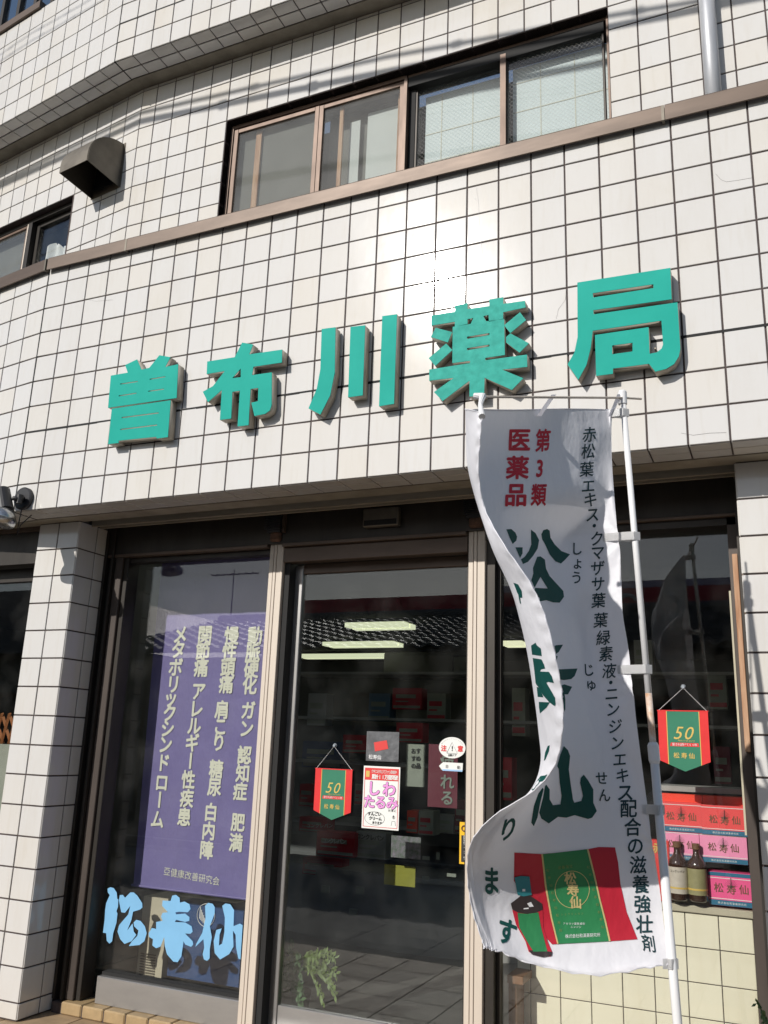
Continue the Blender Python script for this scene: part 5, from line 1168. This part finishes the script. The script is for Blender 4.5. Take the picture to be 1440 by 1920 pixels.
btext([('ま', 921, 1652)], (34, 2), (0, 56), M['green_ink'], .04)
btext([('す', 950, 1747)], (36, 14), (-8, 52), M['green_ink'], .04)
btext([('松', 1069, 1647), ('寿', 1074, 1669), ('仙', 1079, 1692)], (23, 1), (1, 24), M['gold_ink'], .04, .004)
btext([(c2, 1054 + 6.3 * i, 1714.5 - .3 * i) for i, c2 in enumerate('ショウジュセン')][:7], (4, 0), (0, 5), M['gold_dim'], 0, .004, 1)
btext([(c2, 1058 + 5.2 * i, 1732) for i, c2 in enumerate('アカマツ葉乾燥粉')], (4.6, 0), (0, 5), M['white_ink'], 0, .004, 1)
btext([(c2, 1072 + 5.2 * i, 1738) for i, c2 in enumerate('ニンジン')], (4.6, 0), (0, 5), M['white_ink'], 0, .004, 1)
btext([(c2, 1063 + 6.6 * i, 1755.5 - .3 * i) for i, c2 in enumerate('株式会社和漢薬研究所')], (6.6, 0), (0, 8), M['white_ink'], .01, .004, 1)
for du, us in ((0, [(1027 + 3.0 * i, 1632 + 14 * i) for i in range(9)]), (1, [(1103 + 3.4 * i, 1626 + 14 * i) for i in range(9)])):
    btext([('松寿仙'[i % 3], u, v) for i, (u, v) in enumerate(us)], (6, 0), (0, 6), M['gold_dim'], .01, .004, 1)
btext([(c2, 1049 + 7.2 * i, 1627 - 1.0 * i) for i, c2 in enumerate('滋養強壮')], (6.5, 0), (0, 7), M['gold_dim'], .01, .004, 1)
# tabs that tie the cloth to pole and rod
def strap(P, w_, th=.0015):
    bm = bmesh.new(); n_ = len(P); up = Vector((0, 0, w_ / 2)); prev = None
    for p in P:
        c_ = [bm.verts.new(p + up), bm.verts.new(p - up)]
        if prev: bm.faces.new((prev[0], c_[0], c_[1], prev[1]))
        prev = c_
    bmesh.ops.solidify(bm, geom=bm.faces, thickness=th); return bm
def tie(v, j):
    c_ = onp(v); e_ = GR[j][2]; ee = GR[j][5]
    P = [ee + Vector((0, -.004, 0)), e_ + Vector((0, -.004, 0)), Vector((c_.x, c_.y - .0165, c_.z)), Vector((c_.x + .0165, c_.y, c_.z)), Vector((c_.x, c_.y + .0165, c_.z)), e_ + Vector((0, .004, 0))]
    z_ = c_.z
    P = [Vector((p.x, p.y, z_ + (p.z - z_) * (.25 if k in (0, 1, 5) else 1))) for k, p in enumerate(P)]
    mesh('tie_tab', strap(P, .026), M['white_plastic'], nb)
def jrow(v):
    best = min(range(NV + 1), key=lambda j: abs(960 + FPX * (GR[j][0] - CAMC).dot(AY) / (GR[j][0] - CAMC).dot(AZ) - v)); return best
for v in (775, 1006, 1255, 1518, 1806): tie(v, jrow(v))
for i, u in ((int(NU * .30), 1000), (3, 1143)):
    g0 = GR[1][i]; rp_ = min((RE.lerp(PT, t / 40) for t in range(41)), key=lambda p: (p.xy - g0.xy).length)
    bm = bmesh.new(); d_ = (PT - RE).normalized() * .013; vs = [g0 - d_ + Vector((0, -.003, -.02)), g0 + d_ + Vector((0, -.003, -.02)), rp_ + d_ + Vector((0, -.004, .004)), rp_ - d_ + Vector((0, -.004, .004))]
    bm.faces.new([bm.verts.new(v) for v in vs]); bmesh.ops.solidify(bm, geom=bm.faces, thickness=.002); mesh('rod_tab', bm, M['banner'], nb)
e_ = GR[1][NU]; mesh('corner_tie', T([RE + Vector((-.012, 0, .004)), RE + Vector((.012, 0, .0)), RE.lerp(e_, .5), e_ + Vector((0, -.003, -.01))], [.008, .010, .006, .009], 10), M['white_plastic'], nb)

# ============================================================ across the street (seen in the glass)
hs = thing('opposite_house', (-5, -9, 0), 'low house with grey tiled roof mirrored in the shop glass', 'house')
hx0, hx1 = -10.5, 6.0
mesh('wall', B((hx0 + .6, -13.4, -3.99), (hx1 - .6, -7.7, -1.35)), M['plaster'], hs)
bm = bmesh.new(); cols_ = int((hx1 - hx0) / .28); rows_ = 14; ye, yr, ze, zri = -7.0, -10.5, -1.30, -.34
for rj in range(rows_):
    for ci in range(cols_):
        x = hx0 + .28 * ci; prev = None
        for s in range(6):
            xx = x + .28 * s / 5; a = math.sin(2 * PI * s / 5) * .028 
            t0, t1 = rj / rows_, (rj + 1.06) / rows_
            p0 = bm.verts.new(wv(xx, ye + (yr - ye) * t0, ze + (zri - ze) * t0 + a + .045)); p1 = bm.verts.new(wv(xx, ye + (yr - ye) * t1, ze + (zri - ze) * t1 + a)); pe = bm.verts.new(wv(xx, ye + (yr - ye) * t0, ze + (zri - ze) * t0 + a + .012))
            if prev: bm.faces.new((prev[0], p0, p1, prev[1])); bm.faces.new((prev[2], pe, p0, prev[0]))
            prev = (p0, p1, pe)
o = mesh('roof_tiles', bm, M['kawara'], hs, kind='stuff')
mesh('roof_deck', boxes([((hx0, -10.55, -.52), (hx1, -10.45, -.32))]), M['kawara'], hs)
bm = bmesh.new()
for zz, ys_ in (((ze - .06), 1),):
    bm.faces.new([bm.verts.new(wv(*p)) for p in ((hx0, ye + .02, ze - .05), (hx1, ye + .02, ze - .05), (hx1, yr, zri - .06), (hx0, yr, zri - .06))])
    bm.faces.new([bm.verts.new(wv(*p)) for p in ((hx0, -14.0, ze - .05), (hx1, -14.0, ze - .05), (hx1, yr, zri), (hx0, yr, zri))])
mesh('roof_underside', bm, M['kawara'], hs)
mesh('ridge', B((hx0, -10.62, -.36), (hx1, -10.38, -.21), bev=.04), M['kawara'], hs)
for x0, x1 in ((-8.8, -7.2), (-6.0, -4.2), (-2.6, -.8), (1.0, 2.6)):
    f_ = mesh('window', B((x0, -7.70, -3.0), (x1, -7.64, -1.9)), M['timber'], hs); mesh('pane', B((x0 + .06, -7.638, -2.94), (x1 - .06, -7.63, -1.96)), M['dark'], f_)
nh = thing('neighbour_house', (-19, -10, 0), 'dark two storey neighbour mirrored in the window left of the pillar', 'house')
mesh('wall', B((-34, -17, -3.99), (-11.2, -9.2, -1.15)), M['plaster'], nh)
bm = bmesh.new(); prism(bm, [(-34.6, -1.15), (-10.8, -1.15), (-12.5, .1), (-33, .1)], -17.5, -8.8); mesh('roof', bm, M['kawara'], nh)
for k in range(6):
    f_ = mesh('window', B((-32 + 3.5 * k, -9.2, -3.1), (-30.2 + 3.5 * k, -9.12, -1.9)), M['timber'], nh); mesh('pane', B((-31.9 + 3.5 * k, -9.118, -3.0), (-30.3 + 3.5 * k, -9.11, -2.0)), M['dark'], f_)
sb = thing('opposite_shop', (-3, -17, 0), 'taller shop with red signboard behind the tiled roof, mirrored in the glass', 'building')
mesh('wall', B((-12.4, -24, -3.99), (9, -16.4, .80)), M['interior'], sb)
mesh('signboard', B((-12.4, -16.4, .42), (9, -16.2, 1.08)), M['signred'], sb)
mesh('sign_band', B((-7.0, -16.38, 1.081), (9, -16.18, 1.24)), M['lilac'], sb)
bm = bmesh.new(); tube(bm, [wv(-3.2 + .22 * math.cos(R(a_)), -16.15, .71 + .2 * math.sin(R(a_))) for a_ in range(20, 330, 20)], .05, 6); mesh('sign_mark', bm, M['sticker_white'], sb)
an = thing('tv_antenna', wv(-9.4, -10.5, .0), 'thin roof TV antenna mirrored in the left window', 'antenna')
a0 = wv(-10.25, -10.5, -.25)
mesh('mast', T([a0, a0 + Vector((0, 0, 1.0))], .011, 6), M['black_metal'], an)
mesh('boom', T([a0 + Vector((-.55, 0, .9)), a0 + Vector((.6, 0, .9))], .012, 6), M['black_metal'], an)
for k in range(7): mesh('element', T([a0 + Vector((-.5 + .17 * k, -.12, .9 + (k % 2) * .0)), a0 + Vector((-.5 + .17 * k, .12, .9))], .007, 5), M['black_metal'], an)

# tidy: the helper text object is not part of the scene
bpy.data.objects.remove(_to)
